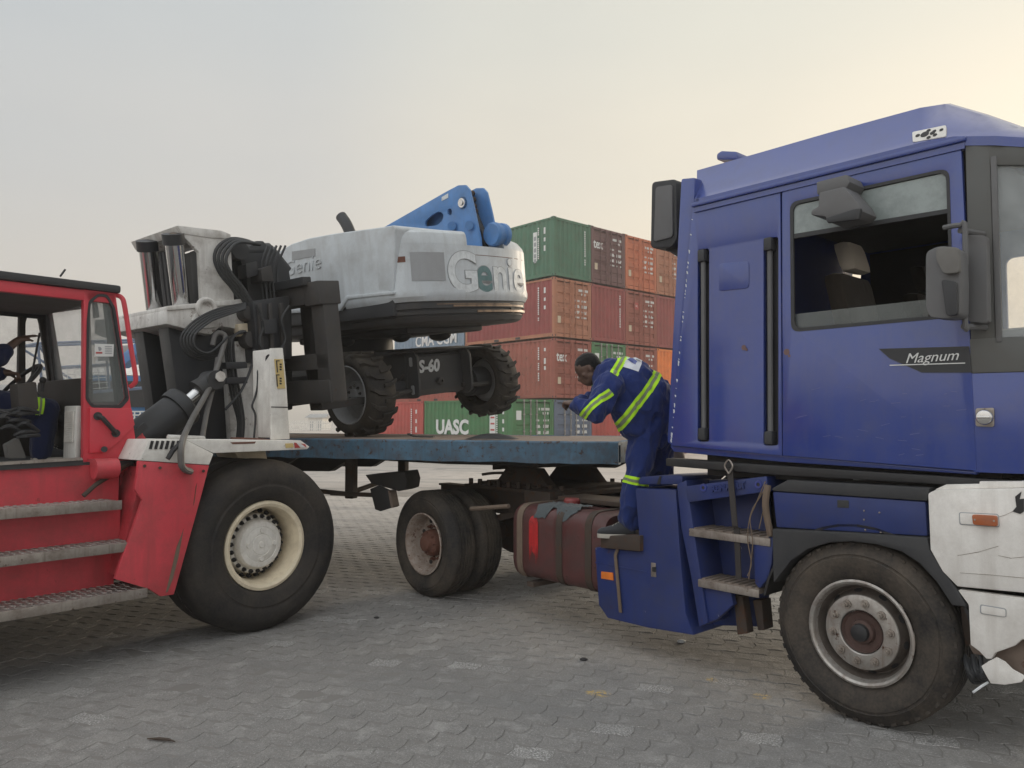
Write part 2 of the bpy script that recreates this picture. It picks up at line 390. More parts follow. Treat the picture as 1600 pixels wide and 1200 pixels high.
# ================================================================ ground and pavers
def ground_material(name, paver):
    m, t, b = nodes(name)
    geo = nd(t, 'ShaderNodeNewGeometry'); co = geo.outputs['Position']
    big = noise_mask(t, co, .55, .32, .68, 6, .6); mid = noise_mask(t, co, 2.6, .35, .7, 8, .65)
    c = mixc(t, big, (.150, .143, .134), (.255, .245, .232))
    c = mixc(t, mth(t, 'MULTIPLY', mid, .5), c, (.285, .268, .248))
    if paver:
        oi = nd(t, 'ShaderNodeObjectInfo'); rnd = mth(t, 'FRACT', mth(t, 'ADD', oi.outputs['Random'], geo.outputs['Random Per Island']))
        c = mixc(t, mth(t, 'MULTIPLY', rnd, .75), c, mixc(t, .5, c, (.15, .146, .142)))
        pale = nd(t, 'ShaderNodeMapRange', {0: rnd, 1: .92, 2: .97}).outputs[0]
        speck = noise_mask(t, co, 95, .47, .62, 4, .7)
        c = mixc(t, mth(t, 'MULTIPLY', mth(t, 'ADD', mth(t, 'MULTIPLY', pale, .85), .22), speck), c, (.58, .57, .55))
        grit = noise_mask(t, co, 130, .63, .70, 2, .5)
        fine = noise_mask(t, co, 45, .35, .68, 8, .75); c = mixc(t, mth(t, 'MULTIPLY', fine, .5), c, (.13, .126, .12))
        patch = noise_mask(t, co, 5.5, .52, .66, 7, .7); c = mixc(t, mth(t, 'MULTIPLY', patch, .45), c, (.40, .39, .37))
        c = mixc(t, mth(t, 'MULTIPLY', grit, .75), c, (.52, .51, .49)); dgr = noise_mask(t, co, 105, .62, .70, 3, .6); c = mixc(t, mth(t, 'MULTIPLY', dgr, .6), c, (.10, .098, .094))
        stain = noise_mask(t, co, 9, .66, .72, 5, .6)
        c = mixc(t, mth(t, 'MULTIPLY', stain, .7), c, (.10, .097, .094))
    # dusty sand further out, paled to stand in for grazing sky reflection
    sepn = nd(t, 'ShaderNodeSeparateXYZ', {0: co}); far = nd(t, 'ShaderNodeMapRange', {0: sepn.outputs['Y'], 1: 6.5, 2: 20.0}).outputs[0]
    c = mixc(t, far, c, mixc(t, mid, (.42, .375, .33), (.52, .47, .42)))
    # tyre-polished dark bands and yellow paint drops
    band = noise_mask(t, nd(t, 'ShaderNodeMapping', {0: co, 2: (0, 0, R(21))}).outputs[0], 1.5, .52, .68, 3, .5, (.16, 1.0, 1))
    c = mixc(t, mth(t, 'MULTIPLY', band, .45), c, (.18, .176, .17))
    oil = noise_mask(t, co, .9, .57, .68, 5, .6); c = mixc(t, mth(t, 'MULTIPLY', oil, .5), c, (.16, .155, .15))
    if paver:
        for (px, py, r) in ((938, 1084, .075), (925, 1082, .05), (1190, 1088, .07), (1112, 1062, .05)):
            p = Frame((0, 0, 0), 0).flat(px, py, 0)
            ds = nd(t, 'ShaderNodeVectorMath', {0: co, 1: tuple(p)}, operation='DISTANCE').outputs['Value']
            k = nd(t, 'ShaderNodeMapRange', {0: ds, 1: r, 2: r * .3}).outputs[0]
            k = mth(t, 'MULTIPLY', k, noise_mask(t, co, 38, .45, .58, 5, .7))
            c = mixc(t, k, c, (.55, .36, .08))
        n = nd(t, 'ShaderNodeTexNoise', {'Vector': co, 'Scale': 70.0, 'Detail': 6.0}); n2 = nd(t, 'ShaderNodeTexNoise', {'Vector': co, 'Scale': 11.0, 'Detail': 4.0})
        h = mth(t, 'ADD', mth(t, 'MULTIPLY', n.outputs[0], .35), n2.outputs[0])
        bp = nd(t, 'ShaderNodeBump', {'Strength': .8, 'Distance': .016, 'Height': h})
    else:
        c = mixc(t, nd(t, 'ShaderNodeMapRange', {0: sepn.outputs['Y'], 1: 22, 2: 15}).outputs[0], c, mixc(t, nd(t, 'ShaderNodeMapRange', {0: sepn.outputs['Y'], 1: 5.6, 2: 8.0}).outputs[0], (.19, .18, .168), (.085, .07, .055)))
        n = nd(t, 'ShaderNodeTexNoise', {'Vector': co, 'Scale': 9.0, 'Detail': 8.0}); bp = nd(t, 'ShaderNodeBump', {'Strength': .4, 'Distance': .02, 'Height': n.outputs[0]})
    t.links.new(c, b.inputs['Base Color']); t.links.new(bp.outputs[0], b.inputs['Normal'])
    b.inputs['Roughness'].default_value = .78
    return m
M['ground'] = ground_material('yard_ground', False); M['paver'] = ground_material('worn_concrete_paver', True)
def sst(a, b_, x): t = max(0.0, min(1.0, (x - a) / (b_ - a))); return t * t * (3 - 2 * t)
def dust_z(x, y):
    """level of the sand and dirt that fills the joints: nearly flush where lorries run, swept out further back"""
    if y < 2.5 or y > 19 or abs(x) > 14: return -.0065
    q = noise.noise(Vector((x * .55, y * .8, 3.1))) * .0030 + noise.noise(Vector((x * 2.1, y * 2.4, 7.7))) * .0014
    return min(-.0008, -.0026 - .0052 * sst(5.6, 8.2, y) + q)
g = MB()
xs = [-1500, -400, -120, -40, -20, -14.2] + [-14 + i * .25 for i in range(113)] + [14.2, 20, 40, 120, 400, 1500]; ys = [-200, -40, -8, 0, 2.4] + [2.5 + i * .25 for i in range(67)] + [19.2, 26, 40, 70, 120, 250, 600, 2500]
g.add([(x, y, dust_z(x, y)) for y in ys for x in xs], [(j * len(xs) + i, j * len(xs) + i + 1, (j + 1) * len(xs) + i + 1, (j + 1) * len(xs) + i) for j in range(len(ys) - 1) for i in range(len(xs) - 1)])
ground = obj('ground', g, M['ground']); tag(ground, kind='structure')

PL, PW, PA = .225, .15, R(-20)
def pw(x): return .014 * math.sin(2 * math.pi * x / PL) + .004 * math.sin(4 * math.pi * x / PL + .6)
def paver_ring(gap, z, rnd):
    """closed loop round one wavy block, local to its centre; long edges follow pw so neighbours nest"""
    out = []; n = 6
    for i in range(n + 1):
        x = -PL / 2 + PL * i / n; x2 = x * (1 - 2 * gap / PL); out.append((x2, -PW / 2 + pw(x) + gap, z))
    out.append((PL / 2 - gap + .014, pw(PL / 2), z))
    for i in range(n, -1, -1):
        x = -PL / 2 + PL * i / n; x2 = x * (1 - 2 * gap / PL); out.append((x2, PW / 2 + pw(x) - gap, z))
    out.append((-PL / 2 + gap + .014, pw(-PL / 2), z))
    return [(a + rnd.uniform(-.0035, .0035), b + rnd.uniform(-.0035, .0035), c) for a, b, c in out]
def paver_geo(rnd):
    st = rnd.getstate(); a = paver_ring(.0055, 0.0, rnd); rnd.setstate(st); b_ = paver_ring(.0012, -.0085, rnd); k = len(a)
    return a + b_, [tuple(range(k))] + [(i, (i + 1) % k, (i + 1) % k + k, i + k) for i in range(k)][::1]
prnd = random.Random(3); pv = []
ca, sa = math.cos(PA), math.sin(PA)
for r in range(-40, 150):
    for c in range(-75, 85):
        lx = (c + (.5 if r % 2 else 0)) * PL; ly = r * PW
        x, y = lx * ca - ly * sa, lx * sa + ly * ca + 3.2
        if y < 3.3 or y > 17.5: continue
        d = (x * x + y * y) ** .5
        if abs(x) > y * .78 + 1.6: continue
        pv.append((d, x, y))
pv.sort()
variants = []
for k in range(6):
    vs, fs = paver_geo(prnd); me = bpy.data.meshes.new('paver'); me.from_pydata(vs, [], [tuple(reversed(f)) if i else f for i, f in enumerate(fs)])
    me.materials.append(M['paver']); variants.append(me)
nearest = [p for p in pv if p[2] > 3.75 and abs(p[1]) < p[2] * .672][:300]; ns = set(nearest)
for d, x, y in nearest:
    o = link('paver', prnd.choice(variants), None, ground)
    o.location = (x, y, prnd.uniform(-.0022, .0015)); o.rotation_euler = (prnd.uniform(-.009, .009), prnd.uniform(-.009, .009), PA)
fm = MB(); geos = [paver_geo(prnd) for _ in range(8)]
for p in pv:
    if p in ns: continue
    _, x, y = p; vs, fs = prnd.choice(geos); z0 = prnd.uniform(-.0022, .0015); tx, ty = prnd.uniform(-.009, .009), prnd.uniform(-.009, .009)
    fm.add([(a * ca - b_ * sa + x, a * sa + b_ * ca + y, c + z0 + a * tx + b_ * ty) for a, b_, c in vs], [tuple(reversed(f)) if i else f for i, f in enumerate(fs)])
fme = bpy.data.meshes.new('paver_field'); fme.from_pydata(fm.v, [], fm.f); fme.materials.append(M['paver'])
tag(link('paver_field', fme, None, ground), kind='stuff')

# ================================================================ container stack
CL, CW, CH, TIER, PITCHC = 6.06, 2.40, 2.60, 2.66, 2.44
CYAW = math.atan2(.737, -.676); cdir = Vector((math.cos(CYAW), math.sin(CYAW), 0)); wdir = Vector((.737, .676, 0)).normalized()
def corr_profile(a, b_, pitch, depth):
    n = max(1, round((b_ - a) / pitch)); p = (b_ - a) / n; out = []
    for i in range(n):
        s = a + i * p; out += [(s, 0), (s + p * .30, 0), (s + p * .5, -depth), (s + p * .80, -depth)]
    out.append((b_, 0)); return out
def side_panel_mb():
    mb = MB(); pr = corr_profile(.14, CL - .14, .285, .045)
    z0, z1 = .17, CH - .10
    vs = [(x, d - .012, z) for z in (z0, z1) for x, d in pr]; n = len(pr)
    return mb.add(vs, [(i, i + 1, i + 1 + n, i + n) for i in range(n - 1)])
def end_panel_mb():
    mb = MB(); pr = corr_profile(.13, CW - .13, .268, .05); n = len(pr)
    vs = [(-d + .015, -x, z) for z in (.17, CH - .12) for x, d in pr]
    return mb.add(vs, [(i, i + 1, i + 1 + n, i + n) for i in range(n - 1)])
def frame_mb():
    mb = MB()
    for x in (0, CL - .13):
        for y in (0, -CW + .13): mb.span((x, y, .1), (x + .13, y - .13, CH - .1))
    for y in (0, -CW + .08):
        mb.span((.13, y - .004, .02), (CL - .13, y - .08, .17)); mb.span((.13, y - .004, CH - .10), (CL - .13, y - .07, CH - .02))
    for x in (.004, CL - .09): mb.span((x, -.13, .02), (x + .085, -CW + .13, .165)); mb.span((x, -.13, CH - .125), (x + .085, -CW + .13, CH - .02))
    return mb
def cast_mb(): return MB().span((0, 0, 0), (.18, -.164, .118))
def slots_mb():
    mb = MB()
    for y in (-.075, -CW + .07):
        for z in (.06, CH - .06): mb.span((-.0145, y - .025, z - .038), (-.005, y + .025, z + .038))
    for x in (.08, CL - .08):
        for z in (.06, CH - .06): mb.span((x - .028, .0145, z - .036), (x + .028, .004, z + .036))
    for x in (CL * .38, CL * .62): mb.span((x - .16, -.001, .035), (x + .16, -.006, .14))
    return mb
def door_mb(k):
    mb = MB(); y0 = -.14 if k == 0 else -CW / 2 - .008; y1 = -CW / 2 + .008 if k == 0 else -CW + .14
    prof = []; z = .19
    for i in range(5):
        h = (CH - .36) / 5; prof += [(z, 0), (z + h * .46, 0), (z + h * .56, .035), (z + h * .90, .035)]; z += h
    prof.append((z, 0))
    vs = [(.022 + d, y, zz) for y in (y0 - .07, y1 + .07) for zz, d in prof]; n = len(prof)
    mb.add(vs, [(i, i + 1, i + 1 + n, i + n) for i in range(n - 1)])
    for a, b_ in ((y0, y0 - .07), (y1, y1 + .07)): mb.span((.008, a, .17), (.04, b_, CH - .13))
    return mb
def lockbar_mb(y):
    mb = MB(); mb.cyl((-.022, y, .03), (-.022, y, CH - .03), .024, n=8)
    for z in (.07, .55, 1.25, 1.95, CH - .07): mb.box((-.015, y, z), (.045, .10, .055))
    mb.cyl((-.045, y, 1.02), (-.045, y + .40, 1.0), .014, n=6)
    return mb
def roof_mb(): return MB().span((.06, -.06, CH - .05), (CL - .06, -CW + .06, CH - .022))
def stencils_mb(seed):
    """rows of worn stencilled codes too small to read: white flecks on both doors"""
    r = random.Random(seed); mb = MB()
    def row(y, z, w_, h=.075):
        x = y
        while x > y - w_:
            q = r.uniform(.035, .06); mb.span((-.001, x, z), (.0175, x - q, z + h)) if r.random() > .15 else None; x -= q + .022
    row(-1.52, 2.12, .62, .11); row(-1.75, 1.95, .28, .10)
    for z in (1.66, 1.44, 1.38, 1.18, 1.12, .92): row(-1.36, z, .22); row(-1.78, z, .30)
    return mb
def vstencil_mb(seed, y_end=False):
    r = random.Random(seed); mb = MB(); z = 2.25
    while z > .75:
        q = r.uniform(.05, .08)
        if r.random() > .12:
            if y_end: mb.span((-.0005, -1.98, z), (.012, -2.045, z - q))
            else: mb.span((.93, .001, z), (1.0, -.011, z - q))
        z -= q + .03
    if not y_end:
        for z in (2.2, 1.75, 1.4): mb.span((.52, .001, z), (.62, -.011, z - r.uniform(.12, .3)))
    return mb
M['bar'] = paint('galvanised_bar', (.32, .30, .28), .5, .3, damt=.5, scale=3)
def cmat(name, c, rust=.1, damt=.4, fade=.12): return paint(name, c, .6, dirt=(.16, .11, .08), damt=damt, rust=rust, rustc=(.15, .065, .04), scale=.9, bump=.14, fade=fade, chip=.15, chipc=(.3, .25, .2))
CM = {'green': cmat('container_green', (.05, .165, .10)), 'maroon_dark': cmat('container_plum', (.14, .06, .062)), 'orange_red': cmat('container_orange_red', (.55, .15, .065)),
      'maroon': cmat('container_maroon', (.29, .05, .048)), 'tan': cmat('container_tan_brown', (.42, .165, .09), .25), 'brown': cmat('container_red_brown', (.31, .078, .052), .2),
      'leaf': cmat('container_leaf_green', (.05, .19, .07)), 'slate': cmat('container_slate_blue', (.10, .14, .21)), 'red': cmat('container_red', (.42, .055, .042)),
      'bright_orange': cmat('container_bright_orange', (.85, .22, .035)), 'cma': cmat('container_blue_grey', (.20, .28, .36)), 'brick': cmat('container_brick_red', (.46, .07, .055)), 'rustside': cmat('container_rusty_side', (.34, .088, .06), .35)}
proto = {'side_panel': side_panel_mb(), 'end_panel': end_panel_mb(), 'frame': frame_mb(), 'corner_casting': cast_mb(), 'casting_slot': slots_mb(), 'door0': door_mb(0), 'door1': door_mb(1), 'roof': roof_mb()}
CMESH = {}
for k, mb in proto.items():
    o = obj(k, mb, M['bar'], ang=25); CMESH[k] = o.data; bpy.data.objects.remove(o)
for i, y in enumerate((-.64, -1.02, -1.38, -1.84)):
    o = obj('locking_bar', lockbar_mb(y), M['bar']); CMESH['bar%d' % i] = o.data; bpy.data.objects.remove(o)
def inst(name, me, mat, parent):
    o = bpy.data.objects.new(name, me); COL.objects.link(o); o.parent = parent
    if mat: o.material_slots[0].link = 'OBJECT'; o.material_slots[0].material = mat
    return o
CFR = {}
def container(j, tier, kind, key, label, back=0, seed=0, sidekey=None):
    loc = Vector((1.815, 33.0, 0)) + wdir * PITCHC * j + cdir * (CL + .10) * back; loc.z = tier * TIER
    f = Frame(loc, CYAW); t = thing('shipping_container', label, 'shipping container', f, group='shipping containers in the stacked block'); mt = CM[key]; sm = CM[sidekey] if sidekey else mt
    inst('frame', CMESH['frame'], mt, t); 
    for x in (-.012, CL - .168):
        for y in (.012, -CW + .152):
            for z in (0, CH - .12): inst('corner_casting', CMESH['corner_casting'], mt, t).location = (x, y, z)
    tag(inst('casting_slots', CMESH['casting_slot'], M['black'], t), kind='stuff')
    inst('roof_panel', CMESH['roof'], mt, t)
    a = inst('side_panel', CMESH['side_panel'], sm, t)
    b_ = inst('side_panel', CMESH['side_panel'], mt, t); b_.rotation_euler = (0, 0, math.pi); b_.location = (CL, -CW, 0)
    e = inst('end_panel', CMESH['end_panel'], mt, t)
    if kind == 'doors':
        e.rotation_euler = (0, 0, math.pi); e.location = (CL, -CW, 0)
        for k in (0, 1):
            d = inst('door', CMESH['door%d' % k], mt, t)
            for q in (0, 1): inst('locking_bar', CMESH['bar%d' % (2 * k + q)], M['bar'] if key in ('leaf', 'slate') else mt, d)
        tag(obj('stencil_marks', stencils_mb(seed), M['white_flat'], t), kind='stuff')
        pl = MB(); pl.span((-.001, -.24, .62), (.02, -.42, .92)); obj('data_plate', pl, M['label_cream'], t)
    else:
        tag(obj('stencil_marks', vstencil_mb(seed, True), M['white_flat'], t), kind='stuff')
    tag(obj('side_code', vstencil_mb(seed + 50), M['white_flat'], t), kind='stuff')
    CFR[(j, tier, back)] = (f, t); return t
M['label_cream'] = plain('cream_plate', (.60, .50, .36))
spec = [ # column, tier (0 ground), end, colour, label
 (0, 3, 'front', 'green', 'dark green container with plain ribbed end on the top corner of the stack', None),
 (1, 3, 'doors', 'maroon_dark', 'plum coloured container with white tex lettering on top beside the green corner one', None),
 (2, 3, 'doors', 'orange_red', 'orange-red container with paired doors on the top tier right of the plum one', None),
 (3, 3, 'doors', 'tan', 'orange-brown container on the top tier nearest the blue truck cab', None),
 (0, 2, 'doors', 'tan', 'tan-brown doored container directly under the green corner container', 'maroon'),
 (1, 2, 'front', 'maroon', 'maroon container with ribbed end directly under the plum tex container', None),
 (2, 2, 'doors', 'brown', 'red-brown doored container carrying a small red TAL plate', None),
 (3, 2, 'front', 'maroon', 'maroon ribbed container directly above the bright orange one', None),
 (0, 1, 'doors', 'brown', 'red-brown container with white tex lettering behind the bending man', 'rustside'),
 (1, 1, 'doors', 'leaf', 'leaf green doored container right above the bending man', None),
 (2, 1, 'doors', 'brown', 'brown doored container between the leaf green and the bright orange ones', None),
 (3, 1, 'front', 'bright_orange', 'bright orange ribbed container beside the blue truck cab', None),
 (-1, 0, 'doors', 'leaf', 'green ground-tier container with big white UASC letters on its side', None),
 (0, 0, 'doors', 'slate', 'slate blue doored container on the ground under the red-brown tex one', None),
 (1, 0, 'front', 'red', 'red ribbed container on the ground under the leaf green one', None),
 (2, 0, 'doors', 'brown', 'brown doored ground-tier container hidden behind the truck', None),
 (3, 0, 'front', 'maroon', 'maroon ribbed ground-tier container hidden behind the truck', None)]
for i, (j, tr, kind, key, lab, sk) in enumerate(spec): container(j, tr, kind, key, lab, 0, i, sk)
container(-1, 0, 'front', 'brick', 'brick red container with ribbed side behind the green UASC one', 1, 31)
container(0, 2, 'front', 'cma', 'blue-grey container with white CMA CGM letters seen under the lifted machine', 1, 32)
container(0, 1, 'front', 'rustside', 'rusty brown container under the blue-grey CMA CGM one', 1, 33)
container(0, 0, 'front', 'maroon', 'maroon ground-tier container behind the slate blue one', 1, 34)
XD, YD = (0, -1, 0), (-1, 0, 0)          # reading directions on an end and on a left side
for key, z in (((1, 3, 0), 1.62), ((0, 1, 0), 1.62)):
    f, t = CFR[key]; text('lettering', 'tex', .60, M['white_flat'], t, (-.002, -.15, z), XD, sx=.80, bold=.012)
f, t = CFR[(-1, 0, 0)]
a, b_ = f.side(681, 676), f.side(762, 676)
text('lettering', 'UASC', .86, M['white_flat'], t, (a.x, .003, a.z - .02), YD, sx=1.08, bold=.035)
a = f.side(708, 690); text('lettering', 'www.uasc.net', .26, M['white_flat'], t, (a.x, .003, a.z - .03), YD, sx=.75, bold=.01)
a, b_ = f.side(765, 644), f.side(774, 686); wp = MB(); wp.span((a.x, .001, a.z), (b_.x, -.011, b_.z)); obj('white_band', wp, M['white_flat'], t)
wp = MB()
for q in (.17, .40, .63, .86): z = a.z + (b_.z - a.z) * q; wp.span((a.x - .06, .004, z), (b_.x + .06, 0, z - .07))
tag(obj('band_print', wp, M['red_flat'], t), kind='stuff')
wp = MB(); wp.span((-.001, -.22, 1.72), (.017, -.50, 2.1)); obj('door_sign', wp, M['white_flat'], t)
wp = MB(); wp.span((-.001, -.22, 1.72), (.017, -.50, 2.1)); obj('door_sign', wp, M['white_flat'], CFR[(1, 1, 0)][1])
f, t = CFR[(0, 2, 1)]
a = f.side(649, 535); text('lettering', 'CMA CGM', .80, M['white_flat'], t, (a.x, .003, a.z - .25), YD, sx=.95, bold=.015)
f, t = CFR[(2, 2, 0)]; wp = MB(); wp.span((-.003, -.62, 1.72), (.016, -.95, 2.05)); p_ = obj('logo_plate', wp, M['red_flat'], t)
text('plate_lettering', 'TAL', .15, M['white_flat'], p_, (-.006, -.64, 1.83), XD, ext=.001)
f, t = CFR[(0, 3, 0)]; a, b_ = f.side(833, 364), f.side(839, 408); wp = MB(); wp.span((a.x, .001, a.z), (b_.x, -.011, b_.z)); obj('white_band', wp, M['white_flat'], t)
wp = MB()
for q in (.15, .35, .55, .75, .92): z = a.z + (b_.z - a.z) * q; wp.span((a.x - .05, .004, z), (b_.x + .05, 0, z - .18))
tag(obj('band_print', wp, M['patch_grey'], t), kind='stuff')

# ================================================================ far background
M['wall_tan'] = paint('tan_wall', (.42, .33, .24), .8, damt=.3, scale=.2); M['roof_grey'] = paint('grey_roof', (.30, .31, .32), .6, damt=.3, scale=.2)
def shed(name, label, x0, x1, y, dep, h, wall, roof, bays):
    t = thing(name, label, 'building', loc=((x0 + x1) / 2, y, 0)); hw = (x1 - x0) / 2
    wl = obj('wall', MB().span((-hw, 0, 0), (hw, dep, h)), wall, t)
    obj('roof', MB().prism([(-hw - .5, -.5, h), (-hw - .5, dep + .5, h), (-hw - .5, dep / 2, h + dep * .10)], (2 * hw + 1, 0, 0)), roof, t)
    for i in range(bays):
        x = -hw + (i + .5) * 2 * hw / bays; o = obj('door', MB().span((x - hw / bays * .55, -.08, 0), (x + hw / bays * .55, .05, h * .7)), M['roof_grey'], t)
    return t
shed('warehouse', 'long low tan warehouse far off beyond the red cab windows', -150, -62, 150, 30, 6.2, M['wall_tan'], M['roof_grey'], 7)
shed('storage_shed', 'small pale shed far off under the lifted machine', -31.8, -29.6, 120, 6, 2.0, M['white_post'], M['roof_grey'], 2)
wl = thing('picket_fence', 'low white picket fence far away across the yard', 'fence', loc=(-32, 112, 0))
for i in range(60):
    o = obj('picket', MB().span((i * .28 - 9, 0, .1), (i * .28 - 8.86, .05, 1.5)), M['white_post'], wl)
obj('rail', MB().span((-9.1, .05, .3), (7.9, .1, .42)).span((-9.1, .05, 1.1), (7.9, .1, 1.22)), M['white_post'], wl)
# parked lorry glimpsed between the red cab and the black mast
LF = Frame((-11.0, 22.2, 0), R(-70)); lt = thing('parked_lorry', 'blue lorry with white mesh grille glimpsed between red cab and mast', 'lorry', LF)
M['lorry_blue'] = paint('lorry_blue', (.03, .16, .36), .45, damt=.3)
obj('cab', MB().prism(rounded([V(0, 1.2, .8), V(0, -1.2, .8), V(-.05, -1.15, 3.0), V(-.05, 1.15, 3.0)], .1), (-2, 0, 0)), M['lorry_blue'], lt, .05)
obj('roof_deflector', MB().prism([V(-.1, -1.1, 3.02), V(-1.9, -1.1, 3.02), V(-1.9, -1.1, 3.75), V(-1.4, -1.1, 3.75)], (0, 2.2, 0)), M['white_bumper'], lt, .05)
obj('windscreen', MB().span((.012, -1.0, 2.1), (-.02, 1.0, 2.85)), M['black'], lt)
gr = MB()
for i in range(9): gr.span((.02, -.95, 1.15 + i * .1), (.05, .95, 1.19 + i * .1))
for i in range(14): gr.span((.022, -.95 + i * .146, 1.15), (.048, -.91 + i * .146, 1.99))
obj('grille', gr, M['white_flat'], lt)
obj('bumper', MB().span((.1, -1.22, .45), (-.2, 1.22, .95)), M['white_bumper'], lt, .04)
obj('cargo_body', MB().span((-2.2, -1.2, 1.1), (-7.5, 1.2, 3.4)), M['lorry_blue'], lt, .03)
for x in (-.9, -5.8):
    for y in (-1.0, 1.0): obj('wheel', MB().lathe([(.2, -.14), (.46, -.14), (.5, -.1), (.5, .1), (.46, .14), (.2, .14)], (x, y, .5), (0, 1, 0), 24), M['tyre'], lt)

# ================================================================ wheels
def tyre_profile(Ro, W, Ri, bulge=.018):
    """outer half to inner half: (radius, distance along the inward axis); outer face at 0"""
    p = [(Ri, .035), (Ri + .012, .018), (Ri + .05, .004), (Ri + (Ro - Ri) * .45, -bulge), (Ri + (Ro - Ri) * .60, -bulge), (Ri + (Ro - Ri) * .62, -bulge + .006), (Ri + (Ro - Ri) * .66, -bulge + .006), (Ri + (Ro - Ri) * .68, -bulge + .002), (Ro - .050, .006), (Ro - .018, .022), (Ro - .004, .042)]
    n = 5; a, b_ = .05, W - .05
    for i in range(n):
        q0 = a + (b_ - a) * i / n; q1 = a + (b_ - a) * (i + 1) / n
        p += [(Ro, q0 + .004), (Ro, q1 - .013)]
        if i < n - 1: p += [(Ro - .012, q1 - .010), (Ro - .012, q1 - .002)]
    p += [(Ro - .018, W - .022), (Ro - .05, W - .006), (Ri + (Ro - Ri) * .5, W + bulge), (Ri + .02, W - .01), (Ri, W - .03)]
    return p
def nut_ring(parent, c, ax, rad, n, r, h, mat, name='wheel_nut', ph=0.0):
    ax = Vector(ax).normalized(); x = ax.orthogonal().normalized(); y = ax.cross(x)
    for i in range(n):
        t = 2 * math.pi * i / n + ph; p = Vector(c) + (x * math.cos(t) + y * math.sin(t)) * rad
        mb = MB(); mb.cyl(p, p - ax * h * .35, r * 1.45, n=12).cyl(p - ax * h * .35, p - ax * h, r, r * .9, n=6).cyl(p - ax * h, p - ax * h * 1.35, r * .5, n=8)
        obj(name, mb, mat, parent)

# ================================================================ blue tractor unit
T = Frame((2.006, 4.50, 0), R(-48))
tr = thing('tractor_unit', 'worn blue tractor unit with tall roof, white broken bumper and open side window', 'truck', T)
s = T.side
def pris(pts, y0, y1, holes=(), r=0.0, F=T):
    return MB().prism(rounded(F.sides(pts, y0), r) if r else F.sides(pts, y0), (0, y1 - y0, 0), [rounded(F.sides(h, y0), rr) for h, rr in holes])
GA, GB = s(1085, 309), s(1502, 224)                       # gutter line
ZG = (GA.z + GB.z) / 2; UR = s(1066, 500).x; UD0, UD1 = s(1220, 500).x, s(1513, 480).x; ZS = s(1222, 709).z
CWID = 2.46
# --- rear quarter panel, with two sunk grab-rail channels
chan1, chan2 = [(1090, 390), (1108, 388), (1108, 690), (1090, 690)], [(1193, 372), (1216, 370), (1216, 696), (1193, 696)]
obj('cab_side_panel', pris([(1048, 696), (1083, 316), (1219, 285), (1222, 712)], 0, .04, [(chan1, .02), (chan2, .02)]), M['cab_blue'], tr, .006)
obj('channel_back', MB().prism(T.sides([(1085, 384), (1219, 360), (1219, 700), (1085, 700)], .042), (0, .02, 0)), M['black'], tr)
for (x0, x1, ya, yb) in ((1094, 1104, 392, 686), (1198, 1208, 374, 692)):
    r_ = MB(); a, b_ = s((x0 + x1) / 2, ya + 8, .012), s((x0 + x1) / 2 + 1, yb - 8, .012); r_.tube([a, b_], .017, 8)
    rl = obj('grab_rail', r_, M['grey_plastic'], tr)
    for p in (a, b_): obj('rail_foot', MB().box(p + V(0, .0, 0), (.055, .07, .085)), M['black_trim'], rl, .012)
obj('filler_flap', pris([(1122, 412), (1170, 408), (1170, 450), (1122, 455)], -.006, .002, r=.03), M['cab_blue'], tr, .003)
chp = MB(); rc_ = random.Random(21)
for i in range(46):                                          # paint flaked off along the corner seam
    f = rc_.random() ** .8; px, py = 1083.5 - 35 * f, 322 + 366 * f; q = rc_.uniform(1.2, 5.5); w_ = rc_.uniform(.5, 1.5)
    chp.prism(T.sides([(px - w_, py), (px + w_ * .6, py + q * .2), (px + w_ - .3, py + q), (px - w_ * .5, py + q * .8)], -.0015), (0, .002, 0))
tag(obj('paint_chips', chp, M['letter_white'], tr), kind='stuff')
for px, py, r_ in ((1162, 543, .022), (1166, 546, .012), (1229, 550, .026), (1233, 556, .012)):
    c = s(px, py, -.0052); obj('rust_spot', MB().cyl(c, c + V(0, .002, 0), r_ * .8, n=9), M['rust_spot'], tr)
scm = MB()
for i in range(26):
    px, py = rc_.uniform(1240, 1500), rc_.uniform(600, 715); a_ = rc_.uniform(-.3, .3); q = rc_.uniform(2, 16)
    scm.prism(T.sides([(px, py), (px + q, py + q * a_), (px + q, py + q * a_ + .7), (px, py + .9)], -.0052), (0, .001, 0))
tag(obj('scratches', scm, M['scratch'], tr), kind='stuff')
# --- door with window opening
win = [(1236, 318), (1481, 265), (1488, 494), (1238, 516)]
door = obj('door', pris([(1222.5, 712), (1221.5, 293), (1502, 233), (1526, 736)], -.004, .04, [(win, .05)]), M['cab_blue'], tr, .008)
obj('door_inner', pris([(1224, 710), (1224, 520), (1515, 498), (1525, 734)], .05, .09), M['interior'], door)
obj('window_seal', pris([(1234, 316), (1483, 262), (1490, 496), (1236, 519)], -.006, .01, [([(1239, 320), (1478, 268), (1485, 491), (1241, 513)], .05)], r=.055), M['black_trim'], door)
obj('window_visor', pris([(1239, 322), (1478, 270), (1481, 326), (1239, 366)], .004, .012), M['glass_dirty'], door)
obj('visor_bar', pris([(1237, 366), (1481, 326), (1481, 333), (1237, 373)], -.001, .02), M['black_trim'], door)
obj('window_pane', pris([(1240, 491), (1448, 468), (1450, 498), (1240, 514)], .018, .024), M['glass_low'], door)
obj('name_band', pris([(1373, 545), (1514, 541), (1518, 582), (1440, 582), (1390, 560)], -.009, -.003), M['black_trim'], door)
p = s(1414, 571, -.012); q = s(1508, 565, -.012)
text('lettering', 'Magnum', .078, M['white_flat'], door, p + V(0, 0, .012), (q - p), sx=1.02, shear=.35, ext=.001)
